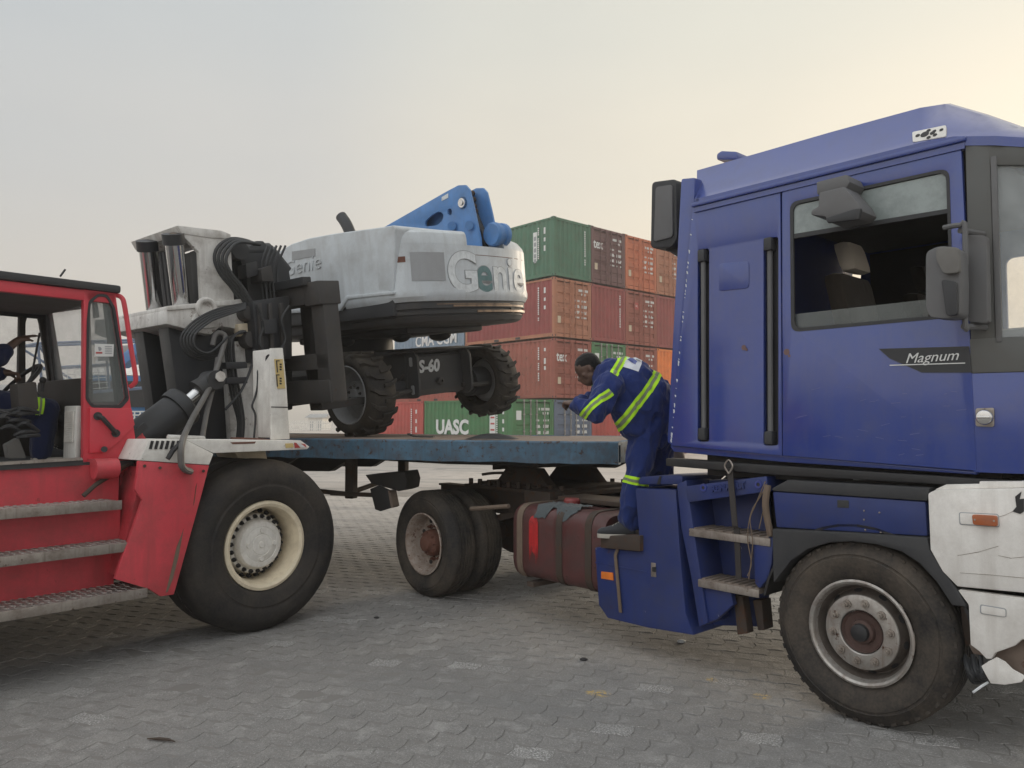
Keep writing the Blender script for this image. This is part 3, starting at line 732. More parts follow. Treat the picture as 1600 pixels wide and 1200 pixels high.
obj('lettering_line', pris([(1390, 570), (1508, 566.5), (1508, 568), (1390, 571.5)], -.0105, -.009), M['white_flat'], door)
obj('sill_band', pris([(1046, 696), (1221, 712), (1526, 736), (1527, 742), (1222, 722), (1052, 706)], .03, .09), M['cab_blue'], tr, .01)
# --- cab front: plan path round the corner
UF, RC = 1.16, .54
def zg(u): return ZG - .24 * max(0.0, u - .52)
def arc_v(u): q = u - (UF - RC); return 0.0 if q <= 0 else RC - math.sqrt(max(0.0, RC * RC - min(q, RC) ** 2))
pth = [(min(UD1 + .004, UF - RC - .002), 0.0), (UF - RC, 0.0)] + [(UF - RC + RC * math.sin(a), RC - RC * math.cos(a)) for a in [R(q) for q in range(10, 91, 10)]]
full = pth + [(u, CWID - v) for u, v in reversed(pth)]
def strip(path, z0, z1, off0=0.0, th=.035, rake=0.0):
    """wall that follows a plan path, offset outward, thickness inward; rake tips it back with height"""
    mb = MB(); n = len(path); P = [Vector((a, b_, 0)) for a, b_ in path]; N = []
    for i in range(n):
        d = (P[min(i + 1, n - 1)] - P[max(i - 1, 0)]).normalized(); N.append(Vector((d.y, -d.x, 0)))
    def zz(z, i): return z[i] if isinstance(z, (list, tuple)) else z
    rings = []
    for i in range(n):
        o, i_ = P[i] + N[i] * off0, P[i] + N[i] * (off0 - th); a, b_ = zz(z0, i), zz(z1, i)
        rings.append([o + V(0, 0, a), o + V(0, 0, b_), i_ + V(0, 0, b_), i_ + V(0, 0, a)])
    return mb.loft(rings)
def sub(path, u0): # part of the full path ahead of u0
    out = []
    for i, (u, v) in enumerate(path):
        if u >= u0: out.append((u, v))
    return [(u0, 0.0)] + out if v is not None else out
UA = s(1546, 380).x                                        # edge of the windscreen frame
ZW0, ZW1 = s(1560, 533).z, s(1560, 238).z; ZB = s(1540, 582).z
obj('front_panel', strip(full, s(1530, 738).z, ZB - .003), M['cab_blue'], tr, .006)
obj('front_band', strip(full, ZB, ZW0 + .02, .003), M['glare_grey'], tr, .006)
scr = [(UA, arc_v(UA))] + [q for q in full if q[0] > UA + .02] + [(UA, CWID - arc_v(UA))]
pil = [(UD1 + .006, arc_v(UD1 + .006)), ((UD1 + UA) / 2, arc_v((UD1 + UA) / 2)), (UA + .012, arc_v(UA + .012))]
obj('windscreen_pillar', strip(pil, ZW0 + .018, [zg(q[0]) for q in pil], .002, .06), M['glare_grey'], tr, .008)
obj('windscreen_pillar', strip([(u, CWID - v) for u, v in reversed(pil)], ZW0 + .018, [zg(q[0]) for q in reversed(pil)], .002, .06), M['glare_grey'], tr, .008)
obj('windscreen_header', strip(scr, [ZW1 - .02 - (ZG - zg(q[0])) * .7 for q in scr], [zg(q[0]) for q in scr], .002, .05), M['glare_grey'], tr, .006)
obj('windscreen', strip(scr, ZW0 + .02, [ZW1 - .018 - (ZG - zg(q[0])) * .7 for q in scr], -.012, .008), M['glass'], tr)
sl_ = [(UA + .012, arc_v(UA + .012)), (UA + .04, arc_v(UA + .04))]
obj('windscreen_seal', strip(sl_, ZW0 - .005, ZW1 - .01, .008, .03), M['grey_plastic'], tr, .008)
sp = s(1539, 652, -.004); lp = obj('lock_plate', MB().prism(rounded(T.sides([(1525, 638), (1554, 637), (1554, 667), (1525, 666)], -.001), .012), (0, -.008, 0)), M['steel'], tr, .002)
obj('lock_cap', MB().cyl(sp + V(0, -.008, 0), sp + V(0, -.022, 0), .042, .036, 20).box(sp + V(0, -.024, 0), (.062, .012, .014)), M['chrome'], lp, .003)
# --- other walls, floor
ZR = ZS + .02
fl = [(UR + .02, .05), (UF - .5, .05), (UF - .06, .5), (UF - .06, CWID - .5), (UF - .5, CWID - .05), (UR + .02, CWID - .05)]
obj('cab_floor', MB().prism([V(a, b_, ZR - .02) for a, b_ in fl], (0, 0, .06)), M['interior'], tr)
rp = T.sides([(1048, 698), (1086, 300)], 0); a, b_ = rp[0], rp[1]
obj('cab_rear_wall', MB().prism([a + V(0, .04, 0), a + V(0, CWID - .04, 0), b_ + V(0, CWID - .04, 0), b_ + V(0, .04, 0)], (.05, 0, 0)), M['cab_blue'], tr)
rc = T.sides([(1083, 316), (1048, 696), (1040, 692), (1056, 380), (1062, 278), (1084, 276)], .0)
obj('rear_corner_panel', MB().prism([p + V(0, .012, 0) for p in rc], (0, .10, 0)), M['cab_blue'], tr, .02)
lw = [(UR - .02, ZS), (UR + .24, ZG), (UD1, ZG), (UD1, ZS)]
hole = [V(.14, CWID, 2.15), V(UD1 - .06, CWID, 2.2), V(UD1 - .06, CWID, 3.02), V(.14, CWID, 3.02)]
obj('cab_left_side', MB().prism([V(u, CWID, z) for u, z in lw], (0, -.04, 0), [rounded(hole, .06)]), M['cab_blue'], tr, .006)
obj('left_window_pane', MB().span((.12, CWID - .02, 2.12), (UD1 - .04, CWID - .026, 3.04)), M['glass'], tr)
obj('side_trim', MB().span((UR + .3, CWID - .06, ZS), (.11, CWID - .045, ZG - .05)), M['interior'], tr)
# --- roof: gutter lip, sloped flanks, crown
rt = [(1089, 262), (1180, 236), (1300, 201), (1438, 163), (1476, 157), (1535, 174), (1592, 194)]
gut = [(1085, 309), (1180, 290), (1300, 265), (1440, 237), (1490, 227)]
sta = []
for i_, q_ in enumerate(rt):
    t0 = T.side(*q_, .20); gu = s(*gut[i_], -.012).x if i_ < 5 else (.76, .92)[i_ - 5]; sta.append((gu, t0.x, .20, t0.z))
lt0 = sta[-1]; sta += [(1.04, lt0[1] + .06, .30, lt0[3] - .05), (1.11, lt0[1] + .11, .42, lt0[3] - .12), (1.15, 1.10, .54, ZG + .04), (1.162, 1.12, .66, ZG + .0)]
rings = []
for gu, tu, ty, tz in sta:
    gv = arc_v(gu) if gu < 1.158 else .60; tu = min(tu, gu + .35)
    zq = zg(gu); ring = [V(gu, gv - .012, zq - .03), V(gu, gv - .012, zq + .02), V(gu - .01, gv + .03, zq + .06), V(tu, ty, tz - .02), V(tu, ty + .09, tz + .008), V(tu, CWID / 2, tz + .03)]
    ring += [V(p.x, CWID - p.y, p.z) for p in reversed(ring[:-1])]; rings.append(ring)
roof = obj('roof', MB().loft(rings, closed=False, cap=False).prism(rings[-1][1:-1], (.012, 0, 0)), M['cab_blue'], tr, ang=30)
obj('roof_rear', MB().prism([V(rings[0][0].x + .005, p.y, p.z) for p in rings[0]], (.03, 0, 0)), M['cab_blue'], tr)
a, b_ = V(GA.x - .01, -.03, ZG - .035), V(.63, -.03, ZG - .035)
obj('roof_gutter', MB().span(a, b_ + V(0, .05, .03)), M['cab_blue'], tr, .012)
obj('gutter_strip', MB().span(V(GA.x, -.012, ZG - .07), V(.62, .03, ZG - .037)), M['cab_blue'], tr)  # plain body-blue strip below the gutter lip
pl = [(1425, 206), (1478, 195), (1478, 213), (1426, 222)]
fa, fb_, fc = rings[2][2], rings[2][3], rings[3][2]; fnn = (fb_ - fa).cross(fc - fa).normalized(); fnn = fnn if fnn.y < 0 else -fnn
def flank(px, py, off):
    o = T.i @ V(0, 0, CAM_H); d = T.i.to_3x3() @ ray(px, py); return o + d * ((fa + fnn * off - o).dot(fnn) / d.dot(fnn))
o_ = obj('lamp_plate', MB().prism(rounded([flank(a, c, .012) for a, c in pl], .012), -fnn * .03), M['white_post'], tr, .004)
hm = MB()
for a, c, r_ in ((1434, 212, .012), (1471, 203, .010), (1445, 210, .022), (1451, 204, .011), (1451, 215, .011), (1457, 208, .013), (1460, 205, .010), (1461, 211, .011)):
    p = flank(a, c, .0125); hm.cyl(p, p + fnn * .003, r_, n=10)
tag(obj('plate_holes', hm, M['black'], o_), kind='stuff')
obj('roof_hatch', MB().prism(T.sides([(1119, 240), (1127, 235), (1150, 236), (1152, 243), (1152, 250), (1119, 250)], .7), (0, .8, 0)), M['cab_blue'], roof, .02)
# --- inside the cab
def seat(u, v, m1, m2):
    st = obj('cab_seat', MB().box(V(u, v, ZR + .42), (.52, .52, .16)).box(V(u, v, ZR + .2), (.36, .36, .34)), m1, tr, .05)
    obj('seat_back', MB().prism([V(u - .22, v - .24, ZR + .5), V(u - .08, v - .24, ZR + .5), V(u - .22, v - .24, ZR + 1.16), V(u - .36, v - .24, ZR + 1.16)], (0, .48, 0)), m1, st, .06)
    obj('headrest', MB().prism([V(u - .28, v - .13, ZR + 1.17), V(u - .16, v - .13, ZR + 1.17), V(u - .22, v - .13, ZR + 1.38), V(u - .34, v - .13, ZR + 1.38)], (0, .26, 0)), m2, st, .05)
seat(-.02, .62, M['seat'], M['seat_pale']); seat(.0, 1.84, M['seat'], M['seat'])
obj('dashboard', MB().span((.60, .32, ZR + .3), (UF - .16, CWID - .32, ZR + .70)), M['interior'], tr, .06)
obj('bunk', MB().span((UR + .15, .1, ZR + .2), (UR + .62, CWID - .1, ZR + .62)), M['seat'], tr, .05)
obj('headliner', MB().span((UR + .3, .08, ZG - .04), (UF - .5, CWID - .08, ZG - .02)), M['interior'], tr)
sw = MB(); c = V(.42, 1.84, ZR + .78); ax = V(-.6, 0, 1).normalized(); x_ = V(0, 1, 0); y_ = ax.cross(x_)
sw.tube([c + (x_ * math.cos(t) + y_ * math.sin(t)) * .24 for t in [2 * math.pi * i / 24 for i in range(24)]], .016, 6, closed=True)
for q in (0, 2.1, 4.2): sw.tube([c, c + (x_ * math.cos(q) + y_ * math.sin(q)) * .24], .012, 6)
obj('steering_wheel', sw, M['black'], tr)
obj('curtain', MB().prism([V(.52, CWID - .12, ZR + .7), V(.66, CWID - .12, ZR + .7), V(.70, CWID - .12, ZG - .1), V(.62, CWID - .12, ZG - .1)], (0, .04, 0)), M['interior'], tr, .015)
# --- kerb mirror above the window
k0 = s(1309, 292, -.10); km = obj('kerb_mirror', MB().prism([T.side(x, y, -.24) for x, y in ((1279, 300), (1318, 291), (1340, 316), (1348, 330), (1338, 340), (1296, 348), (1288, 338), (1266, 336), (1267, 328), (1278, 322))], (0, .20, 0)), M['grey_plastic'], tr, .02)
obj('mirror_arm', MB().prism(T.sides([(1275, 284), (1322, 272), (1328, 284), (1322, 294), (1276, 304)], -.2), (0, .2, 0)), M['grey_plastic'], km, .012)
obj('mirror_shell', MB().prism([T.side(x, y, -.245) for x, y in ((1292, 342), (1336, 328), (1349, 326), (1346, 344), (1296, 350))], (0, -.03, 0)), M['black_trim'], km, .012)
# --- main mirror on its bracket
mm = obj('mirror_bracket', MB().tube(smooth_path([s(1474, 356, -.16), s(1500, 352, -.16), s(1508, 360, -.16), s(1508, 500, -.16), s(1512, 512, -.14)], 4), .014, 8).tube([s(1500, 360, -.15), s(1536, 366, .0)], .016, 8).tube([s(1505, 510, -.15), s(1540, 512, .0)], .016, 8), M['grey_plastic'], tr)
obj('main_mirror', pris([(1449, 392), (1466, 384), (1496, 386), (1500, 440), (1499, 494), (1480, 498), (1452, 496), (1446, 480), (1446, 400)], -.30, -.16, r=.03), M['grey_plastic'], mm, .025)
obj('mirror_shell', pris([(1462, 386), (1497, 386), (1499, 426), (1474, 428), (1462, 405)], -.335, -.295, r=.02), M['interior_lt'], mm, .012)
obj('wide_mirror', pris([(1470, 436), (1494, 440), (1496, 492), (1478, 494)], -.325, -.295, r=.02), M['black_trim'], mm, .01)
obj('bracket_plate', pris([(1511, 366), (1541, 368), (1544, 505), (1512, 503)], -.10, -.04, r=.02), M['grey_plastic'], mm, .02)
# --- tall fairing box behind the cab
fb = obj('air_intake', MB().prism(rounded(T.sides([(1018, 284), (1056, 279), (1058, 372), (1050, 386), (1016, 388)], .22), .04), (0, .42, 0)), M['black_trim'], tr, .02)
obj('intake_panel', MB().prism(rounded(T.sides([(1024, 292), (1050, 288), (1051, 370), (1021, 378)], .205), .03), (0, .02, 0)), M['grey_plastic'], fb, .006)
obj('intake_bracket', MB().prism(T.sides([(1034, 386), (1058, 374), (1060, 402)], .3), (0, .3, 0)), M['black'], fb)
# --- under the cab
ZU = s(1526, 740).z
obj('cab_subframe', MB().span((UR + .1, .40, .98), (UF - .45, CWID - .40, ZS - .03)).span((UR + .1, .14, 1.36), (UF - .45, .399, ZS - .031)).span((UF - .449, .5, 1.0), (UF - .06, CWID - .5, ZS - .032)), M['dark_steel'], tr)
obj('worn_sticker', pris([(1332, 741), (1420, 741), (1421, 751), (1333, 750)], .132, .138), M['letter_white'], tr)
obj('subframe_lip', pris([(1040, 716), (1210, 728), (1455, 742), (1600, 752), (1600, 762), (1450, 756), (1210, 742), (1040, 728)], .02, .14), M['black'], tr, .01)
# bellows of the cab mount
bl = MB(); pr = []
c = T.side(1046, 680, .9)
for i in range(15): z = c.z - .20 + .40 * i / 14; pr.append((.085 + (.012 if i % 2 else 0), z))
bl.lathe(pr, V(c.x, c.y, 0), (0, 0, 1), 20); obj('cab_bellows', bl, M['grey_plastic'], tr)
c = T.side(1046, 712, .9); obj('bellows_foot', MB().lathe([(.0, .06), (.11, .055), (.13, .0), (.13, -.04), (0, -.04)], c, (0, 0, 1), 20), M['deck'], tr)
# chassis rails, cross members, axles
for v in (.80, 1.58):
    obj('chassis_rail', MB().span((-5.1, v, .78), (.9, v + .09, 1.02)).span((-5.1, v - .03, 1.0), (.9, v + .12, 1.022)).span((-5.1, v - .03, .775), (.9, v + .12, .79)), M['dark_iron'], tr)
obj('cross_member', MB().span((-3.2, .87, .82), (-3.0, 1.6, .98)).span((-5.0, .87, .82), (-4.88, 1.6, .98)).span((-1.7, .87, .82), (-1.5, 1.6, .98)), M['dark_iron'], tr)
AXU = -4.30
obj('rear_axle', MB().cyl((AXU, .5, .54), (AXU, 2.0, .54), .10).sphere((AXU, 1.25, .54), .26), M['dark_iron'], tr)
obj('front_axle', MB().cyl((0, .3, .46), (0, 2.2, .46), .07), M['dark_iron'], tr)
obj('leaf_spring', MB().prism([V(AXU - .7, .62, .80), V(AXU, .62, .62), V(AXU + .7, .62, .80), V(AXU + .7, .62, .84), V(AXU, .62, .72), V(AXU - .7, .62, .84)], (0, .09, 0)), M['dark_iron'], tr)
# --- front wheels
RW = .525
def front_wheel(y, ax):
    a = Vector(ax); c = V(0, y, RW - .010)
    def L(prof, n=56): return MB().lathe(prof, c, a, n)
    rim = obj('front_wheel', L([(.298, .02), (.304, .0), (.292, -.005), (.280, .004), (.272, .022), (.266, .04)]), M['rim_silver'], tr, ang=28)
    obj('rim_dish', L([(.266, .04), (.254, .085), (.246, .11), (.240, .112), (.224, .075), (.216, .05), (.214, .036)]), M['rim_dish'], rim, ang=28)
    obj('stud_flange', L([(.214, .036), (.211, .028), (.205, .025), (.130, .025), (.124, .03), (.122, .09)]), M['rim_silver'], rim, ang=28)
    tp = [(r, h) for r, h in tyre_profile(RW, .30, .294)]
    obj('tyre', L(tp), M['tyre'], rim, ang=40)
    obj('hub', L([(.121, .10), (.119, .035), (.105, .05), (.072, .055), (.066, .03), (.050, .018), (.030, .016), (0.001, .018)], 30), M['hub_dark'], rim)
    obj('hub_cap', L([(.052, .02), (.048, -.004), (.030, -.012), (.001, -.013)], 20), M['black'], rim)
    nut_ring(rim, c + a * .026, a, .169, 10, .017, .035, M['steel'])
    hm = MB(); x = a.orthogonal().normalized(); y2 = a.cross(x)
    for i in range(10):
        t = 2 * math.pi * (i + .5) / 10; d = x * math.cos(t) + y2 * math.sin(t); tn = x * -math.sin(t) + y2 * math.cos(t); p = c + d * .232 + a * .088
        nrm_ = (d * .045 - a * .05).normalized() # slope of the dish
        sl2 = (d * .05 + a * .045).normalized()
        hm.add([p - a * .008 + tn * math.cos(q) * .024 + sl2 * math.sin(q) * .014 for q in [2 * math.pi * j / 12 for j in range(12)]], [tuple(range(12))])
    tag(obj('rim_holes', hm, M['black'], rim), kind='stuff')
    bl = MB()
    for i in range(44):
        t = 2 * math.pi * i / 44; d = x * math.cos(t) + y2 * math.sin(t); tn = x * -math.sin(t) + y2 * math.cos(t)
        m = Matrix((d, tn, a)).transposed(); bl.box(c + d * (RW - .020) + a * .020, (.016, .030, .012), m)
    tag(obj('tread_blocks', bl, M['tyre'], rim), kind='stuff')
front_wheel(0.0, (0, 1, 0)); front_wheel(CWID + .02, (0, -1, 0))
# --- twin rear wheels
def rear_wheel(y, ax):
    a = Vector(ax); c = V(AXU, y, RW - .010)
    def L(prof, n=52, off=0): return MB().lathe(prof, c + a * off, a, n)
    rim = obj('rear_wheel', L([(.298, .02), (.306, .0), (.292, -.004), (.283, .01), (.272, .06), (.262, .13), (.25, .165), (.225, .172), (.20, .165), (.13, .165), (.13, .10), (.12, .075), (.085, .06), (.07, .025), (.04, .012), (.001, .012)]), M['rim_rust'], tr, ang=28)
    obj('tyre', L(tyre_profile(RW, .29, .292)), M['tyre'], rim, ang=40)
    obj('inner_tyre', L(tyre_profile(RW, .29, .292), off=.335), M['tyre'], rim, ang=40)
    obj('inner_rim', L([(.29, .02), (.27, .06), (.25, .2), (.1, .2)], off=.335), M['hub_rust'], rim)
    obj('hub', L([(.135, .155), (.132, .098), (.120, .070), (.088, .054), (.073, .018), (.040, .006), (.001, .006)], 24), M['hub_rust'], rim)
    nut_ring(rim, c + a * .165, a, .166, 10, .016, .04, M['hub_rust'])
    nut_ring(rim, c + a * .068, a, .105, 8, .010, .018, M['hub_rust'], 'hub_bolt')
    hm = MB(); x = a.orthogonal().normalized(); y2 = a.cross(x)
    for i in range(8):
        t = 2 * math.pi * (i + .5) / 8; p = c + (x * math.cos(t) + y2 * math.sin(t)) * .222 + a * .160
        hm.cyl(p, p + a * .006, .024, n=12)
    tag(obj('rim_holes', hm, M['black'], rim), kind='stuff')
rear_wheel(-.02, (0, 1, 0)); rear_wheel(CWID + .02, (0, -1, 0))
# --- locker, lid, strap
lock_ = [(992, 763), (1056, 765), (1062, 858), (1071, 958), (1084, 993), (1010, 981), (949, 966), (935, 945), (929, 855), (1000, 862)]
lk = obj('storage_locker', pris(lock_, .04, .56), M['blue_low'], tr, .014)
obj('locker_lid', pris([(996, 757), (999, 745), (1066, 742), (1066, 757)], .06, .56, r=.03), M['blue_low'], lk, .02)
obj('lid_strap', pris([(1026, 757), (1030, 744), (1033, 744), (1031, 757)], .055, .5), M['black'], lk)
obj('side_reflector', pris([(939, 893), (957, 895), (958, 907), (939, 904)], .030, .042), M['orange'], lk, .003)
obj('latch', pris([(1017, 879), (1024, 880), (1025, 902), (1017, 901)], .034, .042), M['steel'], lk, .003)
obj('latch_pin', pris([(1019, 886), (1024, 886), (1024, 894), (1019, 893)], .029, .036), M['black'], lk)
obj('locker_rib', pris([(930, 878), (1010, 893), (1010, 895), (930, 880)], .036, .042), M['blue_low'], lk)
p1_, p2_, p3_ = s(970, 842, .02), s(961, 868, .02), s(969, 957, .02)
obj('tie_strap', MB().loft([[p + V(-.013, 0, 0), p + V(.013, 0, 0), p + V(.013, .008, 0), p + V(-.013, .008, 0)] for p in (p1_ + V(.02, .2, .0), p1_, p2_, (p2_ + p3_) / 2, p3_)]), M['strap'], lk)
obj('battery_shelf', pris([(938, 837), (1000, 837), (1000, 862), (938, 856)], .0, .6), M['dark_iron'], tr, .01)
# --- step unit
su = obj('step_unit', pris([(1066, 753), (1199, 744), (1203, 845), (1208, 850), (1192, 980), (1098, 976)], .30, .34), M['blue_low'], tr, .008)
obj('side_cheek', pris([(1057, 757), (1072, 750), (1080, 800), (1106, 974), (1092, 980), (1080, 905), (1064, 825)], .03, .34), M['blue_low'], su, .012)
obj('name_panel', pris([(1070, 760), (1198, 744), (1200, 768), (1074, 785)], .03, .30, r=.01), M['blue_low'], su, .012)
p = s(1112, 768.5, .026); q = s(1171, 761.5, .026); text('lettering', 'RENAULT', .058, M['blue_low'], su, p, q - p, sx=1.05, ext=.006, bold=.003)
for px, py in ((1099, 762), (1185, 757)):
    p = s(px, py, .028); obj('panel_ring', MB().lathe([(.012, -.004), (.026, -.004), (.028, .004), (.012, .006)], p, (0, 1, 0), 18, closed=True), M['cab_blue'], su); obj('panel_hole', MB().cyl(p + V(0, -.001, 0), p + V(0, .01, 0), .015), M['black'], su)
def tread(zpx, x0, x1):
    a, b_ = s(x0, zpx, .03), s(x1, zpx + 3, .03); z = a.z
    o = obj('step_tread', MB().span((a.x, .02, z), (b_.x, .29, z + .03)), M['tread_brown'], su, .004)
    obj('tread_edge', MB().span((a.x - .002, .013, z - .022), (b_.x + .002, .022, z + .028)), M['steel'], o, .003)
    rb = MB()
    n = 9
    for i in range(n): x = a.x + (b_.x - a.x) * (i + .5) / n; rb.span((x - .012, .04, z + .03), (x + .012, .27, z + .036))
    tag(obj('tread_ribs', rb, M['tread_brown'], o), kind='stuff')
tread(832, 1079, 1205); tread(911, 1093, 1187)
obj('bulge_panel', pris([(1176, 845), (1209, 838), (1206, 880), (1200, 905), (1186, 921), (1178, 912)], .02, .30), M['blue_low'], su, .02)
obj('step_bracket', pris([(1146, 930), (1160, 932), (1168, 990), (1152, 992)], .12, .2), M['dark_iron'], su, .006)
obj('step_bracket', pris([(1176, 938), (1190, 938), (1194, 985), (1184, 985)], .18, .3), M['dark_iron'], su, .006)
obj('lower_cheek', pris([(1098, 920), (1140, 918), (1146, 945), (1120, 968), (1104, 974)], .05, .1), M['blue_low'], su, .01)
q0, q1, q2 = s(1140, 733, .0), s(1148, 822, .0), s(1154, 905, .05)
ws = MB().loft([[p + V(-.021, 0, 0), p + V(.021, 0, 0), p + V(.021, .006, 0), p + V(-.021, .006, 0)] for p in (q0 + V(0, .1, .02), q0, q1, q1 + V(0, .02, -.02), q2)]); wso = obj('hanging_strap', ws, M['webbing'], tr)
obj('strap_hook', MB().tube(smooth_path([q0 + V(0, -.01, -.03), q0 + V(.03, -.012, .02), q0 + V(0, -.01, .06), q0 + V(-.03, -.012, .02), q0 + V(0, -.01, -.03)], 5), .006, 6), M['steel'], wso)
# --- fender and wheel arch
fe = obj('fender_panel', pris([(1207, 768), (1446, 784), (1449, 838), (1213, 824)], .0, .34), M['blue_low'], tr, .01)
obj('fender_tread', pris([(1206, 763), (1230, 750), (1452, 762), (1449, 783), (1207, 767)], -.008, .34), M['tread_brown'].copy() if False else M['black_trim'], fe, .012)
for px, py in ((1350, 798), (1374, 801), (1350, 812), (1352, 828), (1376, 832)): obj('rivet', MB().sphere(s(px, py, -.002), .006, nu=6, nv=4), M['steel'], fe)
obj('fender_notch', pris([(1308, 781), (1326, 782), (1326, 794), (1308, 793)], -.004, .002), M['black_trim'], fe, .003)
arch = [(1206, 826), (1330, 832), (1449, 840), (1453, 860), (1472, 888), (1500, 928), (1511, 949), (1487, 946), (1462, 908), (1436, 880), (1408, 862), (1370, 851), (1330, 846), (1296, 848), (1262, 858), (1236, 876), (1208, 912)]
obj('wheel_arch', pris(arch, -.022, .32), M['black_trim'], tr, .012)
obj('arch_liner', MB().loft([[V(math.cos(t) * .60, .0, RW + math.sin(t) * .60), V(math.cos(t) * .60, .34, RW + math.sin(t) * .60), V(math.cos(t) * .615, .34, RW + math.sin(t) * .615), V(math.cos(t) * .615, .0, RW + math.sin(t) * .615)] for t in [R(q) for q in range(10, 171, 10)]]), M['black'], tr)
# --- bumper
bp_ = obj('bumper', pris([(1449, 771), (1462, 765), (1600, 763), (1640, 764), (1640, 938), (1600, 927), (1495, 917), (1472, 893), (1453, 859)], -.03, .05), M['white_bumper'], tr, .014)
obj('bumper_front', MB().span((s(1600, 850, -.03).x + .03, .0, s(1600, 925, -.03).z), (UF + .1, CWID, s(1600, 765, -.03).z)), M['white_bumper'], bp_, .06)
for y in (.32, CWID - .72): hl = obj('headlight', MB().span((UF + .095, y, .78), (UF + .125, y + .40, 1.0)), M['interior_lt'], bp_, .02); obj('lens', MB().span((UF + .126, y + .02, .80), (UF + .132, y + .38, .98)), M['glass_dirty'], hl)
gm_ = MB()
for i in range(5): gm_.span((UF + .001, .62, 1.60 + i * .075), (UF + .02, CWID - .62, 1.64 + i * .075))
tag(obj('front_grille', gm_, M['black_trim'], tr), kind='stuff')
obj('bumper_top', pris([(1460, 765), (1600, 762), (1600, 752), (1530, 752), (1530, 756), (1478, 757)], .0, .3), M['white_bumper'], bp_, .006)
obj('lamp_recess', pris([(1498, 800), (1560, 803), (1562, 824), (1499, 820)], -.034, -.029, r=.012), M['patch_grey'], bp_, .002)
obj('lamp_recess_face', pris([(1499.5, 801.5), (1559, 804.5), (1560.5, 822.5), (1500.5, 818.5)], -.036, -.033, r=.01), M['white_bumper'], bp_, .001)
lm = obj('marker_lamp', pris([(1518, 804), (1557, 806), (1558, 823), (1520, 820)], -.058, -.034, r=.012), M['amber'], bp_, .006)
for px, py in ((1523, 812), (1553, 814)): obj('lamp_screw', MB().cyl(s(px, py, -.0585), s(px, py, -.061), .005, n=8), M['steel'], lm)
lb = obj('lower_bumper', pris([(1496, 922), (1530, 927), (1600, 937), (1640, 944), (1640, 1010), (1597, 999), (1586, 1009), (1570, 1015), (1555, 1020), (1549, 1030), (1541, 1030), (1530, 1018), (1522, 1012), (1516, 1008), (1513, 945)], -.02, .03), M['white_bumper'], tr, .008)
obj('handle_recess', pris([(1531, 944), (1572, 951), (1572, 965), (1531, 959)], -.025, -.018, r=.012), M['patch_grey'], lb, .002)
obj('handle_recess_face', pris([(1533, 946), (1571, 952.5), (1571, 964), (1533, 958)], -.026, -.024, r=.01), M['white_bumper'], lb, .001)
obj('torn_flap', MB().prism([T.side(x, y, -.015) for x, y in ((1533, 1041), (1545, 1033), (1557, 1027), (1570, 1034), (1582, 1046), (1602, 1057), (1596, 1066), (1570, 1070), (1548, 1068), (1541, 1056))], (0, .012, 0)), M['white_bumper'], lb, .003)
obj('bumper_filler', pris([(1513, 1008), (1560, 985), (1640, 985), (1640, 1075), (1600, 1062), (1562, 1030), (1520, 1022)], .06, .12), M['deck'], tr, .01)
obj('bumper_bracket', pris([(1500, 930), (1640, 935), (1640, 1000), (1506, 1010)], .1, .5), M['dark_iron'], tr)
obj('white_sill_clip', pris([(1500, 921), (1545, 927), (1600, 934), (1600, 938), (1540, 931), (1500, 926)], -.012, .02), M['white_bumper'], lb)
ck = MB()
for P_ in ([(1496, 868), (1530, 862), (1560, 853)], [(1500, 895), (1545, 898), (1600, 903)], [(1545, 812), (1572, 804), (1590, 795)], [(1560, 868), (1580, 872), (1600, 870)]):
    for (a_, c_), (e_, g_) in zip(P_[:-1], P_[1:]): ck.prism(T.sides([(a_, c_), (e_, g_), (e_, g_ + .6), (a_, c_ + .35)], -.0318), (0, .0012, 0))
tag(obj('cracks', ck, M['strap'], bp_), kind='stuff')
crk = MB()
crk.prism(T.sides([(1586, 776), (1596, 768), (1593, 780), (1600, 779), (1600, 799), (1594, 803), (1582, 799), (1588, 792)], -.0345), (0, .003, 0)); obj('bumper_hole', crk, M['black'], bp_)
# --- fuel tank
TK0, TK1 = s(797, 850, .10).x, s(942, 850, .10).x
zt, zb = 1.00, .36
cs = rounded([V(0, .10, zb), V(0, .74, zb), V(0, .74, zt), V(0, .10, zt)], .15, 6)
def tank_ring(u, k): 
    c = V(u, .42, (zt + zb) / 2); return [V(u, c.y + (p.y - c.y) * k, c.z + (p.z - c.z) * k) for p in cs]
tk = obj('fuel_tank', MB().loft([tank_ring(TK0, .80), tank_ring(TK0 + .02, .93), tank_ring(TK0 + .06, 1.0), tank_ring((TK0 + TK1) / 2 - .02, 1.0), tank_ring((TK0 + TK1) / 2, .985), tank_ring((TK0 + TK1) / 2 + .02, 1), tank_ring(TK1 - .06, 1), tank_ring(TK1, .93)]), M['tank'], tr, ang=40)
for q in (.12, .56, .86):
    u = TK0 + (TK1 - TK0) * q; n = len(cs)
    mb = MB().loft([[V(u + d, .42 + (p.y - .42) * k, .68 + (p.z - .68) * k) for d, k in ((-.035, 1.004), (-.035, 1.022), (.035, 1.022), (.035, 1.004))] for p in cs + [cs[0]]], cap=False)
    obj('tank_strap', mb, M['strap'] if q < .2 else M['dark_iron'], tk)
obj('filler_cap', MB().lathe([(.0, .05), (.06, .05), (.075, .03), (.075, -.02)], V(TK0 + (TK1 - TK0) * .42, .42, zt + .01), (0, 0, 1), 20), paint('red_cap', (.25, .03, .03), .5, damt=.5, scale=6), tk)
